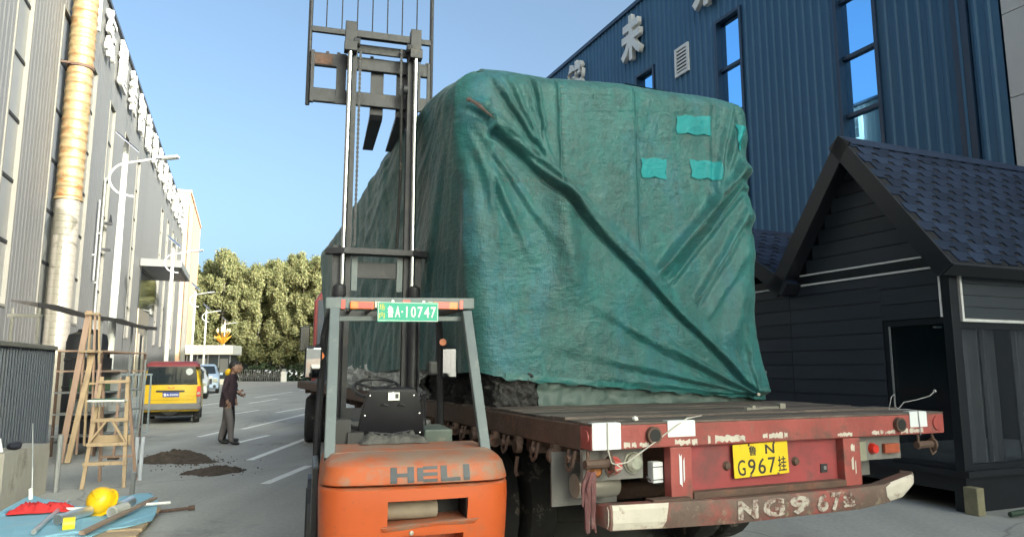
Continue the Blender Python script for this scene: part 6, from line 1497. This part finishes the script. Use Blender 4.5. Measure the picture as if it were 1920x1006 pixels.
# ------------------------------------------------------------------ white cars behind the van, facing the camera
def car(name, label, loc, rz, m, h=1.78, dark_front=True):
    t = thing(name, label, 'car', loc, rz)
    k = h / 1.78
    w = MB(); w.loft(body_loft([(0, .78, .60, .42, .80 * k, .92 * k), (.12, .90, .72, .30, .86 * k, 1.02 * k), (1.1, .93, .74, .28, 1.05 * k, 1.16 * k), (1.85, .93, .66, .28, 1.08 * k, 1.70 * k), (2.3, .93, .68, .28, 1.08 * k, 1.78 * k), (3.9, .93, .68, .28, 1.08 * k, 1.74 * k), (4.5, .88, .62, .4, 1.05 * k, 1.5 * k), (4.6, .84, .6, .5, .95 * k, 1.1 * k)]))
    b = w.build('body', m, t, True, .03)
    MB().loft([[(-.70, 1.14, 1.19 * k), (.70, 1.14, 1.19 * k), (.58, 1.76, 1.66 * k), (-.58, 1.76, 1.66 * k)], [(-.70, 1.18, 1.17 * k), (.70, 1.18, 1.17 * k), (.58, 1.84, 1.64 * k), (-.58, 1.84, 1.64 * k)]]).build('windscreen', m_glassdark, t)
    MB().b2((-.50, -.03, .60), (.50, .06, .94 * k)).build('grille', m_ink, t, bevel=.02)
    MB().b2((-.86, -.06, .36), (.86, .12, .58)).build('front_bumper', m, t, bevel=.03)
    for sx in (-1, 1):
        MB().b2((sx * .53, -.025, .70), (sx * .84, .10, .90 * k)).build('headlight', m_clearlens, t, bevel=.03)
        MB().lathe([(0, -.02), (.09, -.02), (.10, 0)], (sx * .66, -.06, .47), 'Y', 14).build('fog_lamp', m_ink, t)
        mr = MB().box((sx * 1.03, 1.45, 1.18 * k), (.20, .10, .16)).build('mirror', m, t, bevel=.03)
        for y in (.80, 3.7): wheel(t, (sx * .83, y, .36), .36, .22, mr=m_steelpost)
        MB().b2((sx * .90, 1.9, 1.12 * k), (sx * .78, 3.8, 1.58 * k)).build('side_window', m_glassdark, t)
    MB().b2((-.22, -.065, .42), (.22, -.061, .54)).build('registration_plate', m_plateblue, t)
    return t
car('parked_car', 'white off-roader with black grille half hidden behind the yellow van', (-17.05, 37.6, 0), R(22), m_carwhite, 1.70)
car('parked_car', 'pale blue white vehicle parked farther back behind the white off-roader', (-19.9, 46.0, 0), R(22), m_carblue, 1.90)

# ------------------------------------------------------------------ two workers
def person(label, loc, rz, J, mats, jacket_z, hair=True):
    t = thing('person', label, 'person', loc, rz)
    names = list(J.keys()); bm = bmesh.new(); sk = bm.verts.layers.skin.verify(); vs = {}
    for n in names:
        v = bm.verts.new(J[n][0]); vs[n] = v
    bm.verts.ensure_lookup_table()
    for n in names:
        p = J[n][2]
        if p: bm.edges.new((vs[p], vs[n]))
        r = J[n][1]; vs[n][sk].radius = r if isinstance(r, tuple) else (r, r)
        vs[n][sk].use_root = (n == 'pelvis')
    me = bpy.data.meshes.new('body'); bm.to_mesh(me); bm.free()
    o = link('body', me, None, t)
    sm = o.modifiers.new('skin', 'SKIN'); sm.use_smooth_shade = True
    su = o.modifiers.new('sub', 'SUBSURF'); su.levels = 2; su.render_levels = 2
    bpy.context.view_layer.update(); evaluated(o)
    # head, ears, nose and fingers join the one body mesh
    bm = bmesh.new(); bm.from_mesh(o.data)
    hx, hy, hz = J['head'][0]
    def ell(c, r, s, sub=3):
        q = bmesh.ops.create_icosphere(bm, subdivisions=sub, radius=r)
        for v in q['verts']: v.co = Vector((v.co.x * s[0], v.co.y * s[1], v.co.z * s[2])) + Vector(c)
    ell((hx, hy, hz), .105, (1.0, .76, 1.2)); ell((hx + .03, hy, hz - .07), .065, (1.0, .80, .9)); ell((hx + .108, hy, hz - .015), .022, (.9, .7, 1.2), 2); ell((hx + .095, hy, hz - .065), .02, (.7, 1.3, .6), 2)
    for sy in (-1, 1):
        ell((hx - .01, hy + sy * .082, hz - .01), .03, (.7, .4, 1.1), 2); ell((hx + .088, hy + sy * .034, hz + .012), .012, (.7, 1, .6), 2)
    for side_ in ('L', 'R'):
        wv = Vector(J['wrist' + side_][0]); hv = Vector(J['hand' + side_][0]); d = (hv - wv).normalized(); lat = Vector((0, 1, 0)) if abs(d.y) < .8 else Vector((1, 0, 0)); lat = (lat - d * lat.dot(d)).normalized(); up = d.cross(lat)
        for k in range(5):
            b = hv + up * (-.026 + .014 * k) if k else hv - d * .03 + up * -.035
            L = (.038, .046, .052, .049, .040)[k]; dd = d if k else (d - up * .8).normalized()
            tip = b + dd * L * .6; tip2 = tip + (dd + lat * .25 * (1 if side_ == 'R' else -1)).normalized() * L * .4
            m2 = MB(); m2.tube([b, tip, tip2], [.008, .0075, .006], 6); tmp = bpy.data.meshes.new('t'); m2.bm.to_mesh(tmp); m2.bm.free(); bm.from_mesh(tmp); bpy.data.meshes.remove(tmp)
    bm.to_mesh(o.data); bm.free()
    mj, mtz, msk, msh = mats
    for m in (mj, mtz, msk, msh): o.data.materials.append(m)
    hands = [Vector(J['hand' + s][0]) for s in 'LR']
    for p in o.data.polygons:
        p.use_smooth = True; c = p.center
        if c.z < .085: p.material_index = 3
        elif c.z > J['neck'][0][2] + .035: p.material_index = 2
        elif min((c - h).length for h in hands) < .105: p.material_index = 2
        elif c.z < jacket_z and abs(c.y) < .21: p.material_index = 1
        else: p.material_index = 0
    # jacket skirt with a hem
    pv_ = J['pelvis'][0]
    prof = []
    w = MB(); secs = []
    for z, rx, ry in ((jacket_z - .06, .145, .19), (jacket_z - .055, .15, .195), (jacket_z + .05, .15, .20), (jacket_z + .22, .145, .20), (jacket_z + .40, .13, .195)):
        cx = pv_[0] + (z - pv_[2]) * (J['chest'][0][0] - pv_[0]) / (J['chest'][0][2] - pv_[2])
        secs.append([(cx + rx * math.cos(a) * (1 + .05 * math.sin(3 * a + z * 9)), pv_[1] + ry * math.sin(a), z) for a in [2 * math.pi * k / 24 for k in range(24)]])
    w.loft(secs); w.build('jacket', mj, t, True)
    if hair:
        w = MB(); w.sphere((hx - .018, hy, hz + .028), .108, (1.02, .80, 1.12), 3)
        bmesh.ops.delete(w.bm, geom=[v for v in w.bm.verts if (v.co.x - hx) * .9 + (hz + .045 - v.co.z) * 1.0 > .055 and v.co.x > hx - .06 or v.co.z < hz - .07], context='VERTS')
        for v in w.bm.verts: v.co += Vector((1, 1, 1)) * .006 * mnoise.noise(v.co * 40)
        w.build('hair', m_hair, t, True)
    return t
def joints(stride=0, lean=.03, armR=None, armL=None, h=1.0):
    J = {'pelvis': ((0, 0, .94), (.135, .15), None), 'belly': ((lean * .4, 0, 1.10), (.14, .155), 'pelvis'), 'chest': ((lean, 0, 1.32), (.13, .165), 'belly'),
         'neck': ((lean * 1.6, 0, 1.47), (.058, .058), 'chest'), 'headb': ((lean * 2.2 + .01, 0, 1.55), (.055, .055), 'neck'), 'head': ((lean * 2.5 + .015, 0, 1.64), (.06, .06), 'headb')}
    for s, sy in (('R', -1), ('L', 1)):
        arm = (armR if s == 'R' else armL) or ((-.01, .235, 1.17), (.05, .235, .94), (.075, .225, .86))
        J['sh' + s] = ((lean, sy * .175, 1.40), (.075, .07), 'chest')
        J['el' + s] = ((arm[0][0] + lean, sy * arm[0][1], arm[0][2]), (.056, .056), 'sh' + s)
        J['wrist' + s] = ((arm[1][0] + lean, sy * arm[1][1], arm[1][2]), (.042, .042), 'el' + s)
        J['hand' + s] = ((arm[2][0] + lean, sy * arm[2][1], arm[2][2]), (.022, .038), 'wrist' + s)
        st_ = stride * sy
        J['hip' + s] = ((st_ * .12, sy * .095, .86), (.10, .10), 'pelvis')
        J['knee' + s] = ((st_ * .55 + .03, sy * .105, .49), (.078, .075), 'hip' + s)
        J['ankle' + s] = ((st_, sy * .11, .10), (.062, .06), 'knee' + s)
        J['heel' + s] = ((st_ + .03, sy * .11, .045), (.045, .042), 'ankle' + s)
        J['toe' + s] = ((st_ + .19, sy * .12, .035), (.034, .045), 'heel' + s)
    return J
p1 = person('man in plum jacket and grey trousers standing side-on on the road', (-6.16, 15.5, 0), R(4), joints(-.15, .04, ((-.05, .245, 1.16), (.02, .235, .94), (.05, .225, .86))), (m_plum, m_greytr, m_skin, m_shoe), .86)
p2 = person('man in navy uniform and black trousers, mostly behind the man in plum', (-6.33, 16.0, 0), R(8), joints(.05, .05, ((-.02, .25, 1.17), (.17, .19, 1.09), (.24, .15, 1.12)), ((-.02, .25, 1.17), (.17, .17, 1.02), (.24, .13, 1.03))), (m_navycloth, m_blacktr, m_skin, m_shoe), .86)
MB().box((.155, -.11, 1.33), (.02, .07, .028), (0, R(-15), R(-35))).build('name_patch', m_platewhite, p2)
hh = thing('hard_hat', 'yellow hard hat hanging behind the neck of the man in plum', 'hard hat', (-6.16, 15.5, 1.53), 0)
hh.rotation_euler = (0, R(-75), R(10))
link('shell', bpy.data.objects['shell'].data, None, hh); link('brim', bpy.data.objects['brim'].data, None, hh)
hh.scale = (.62, .62, .62)
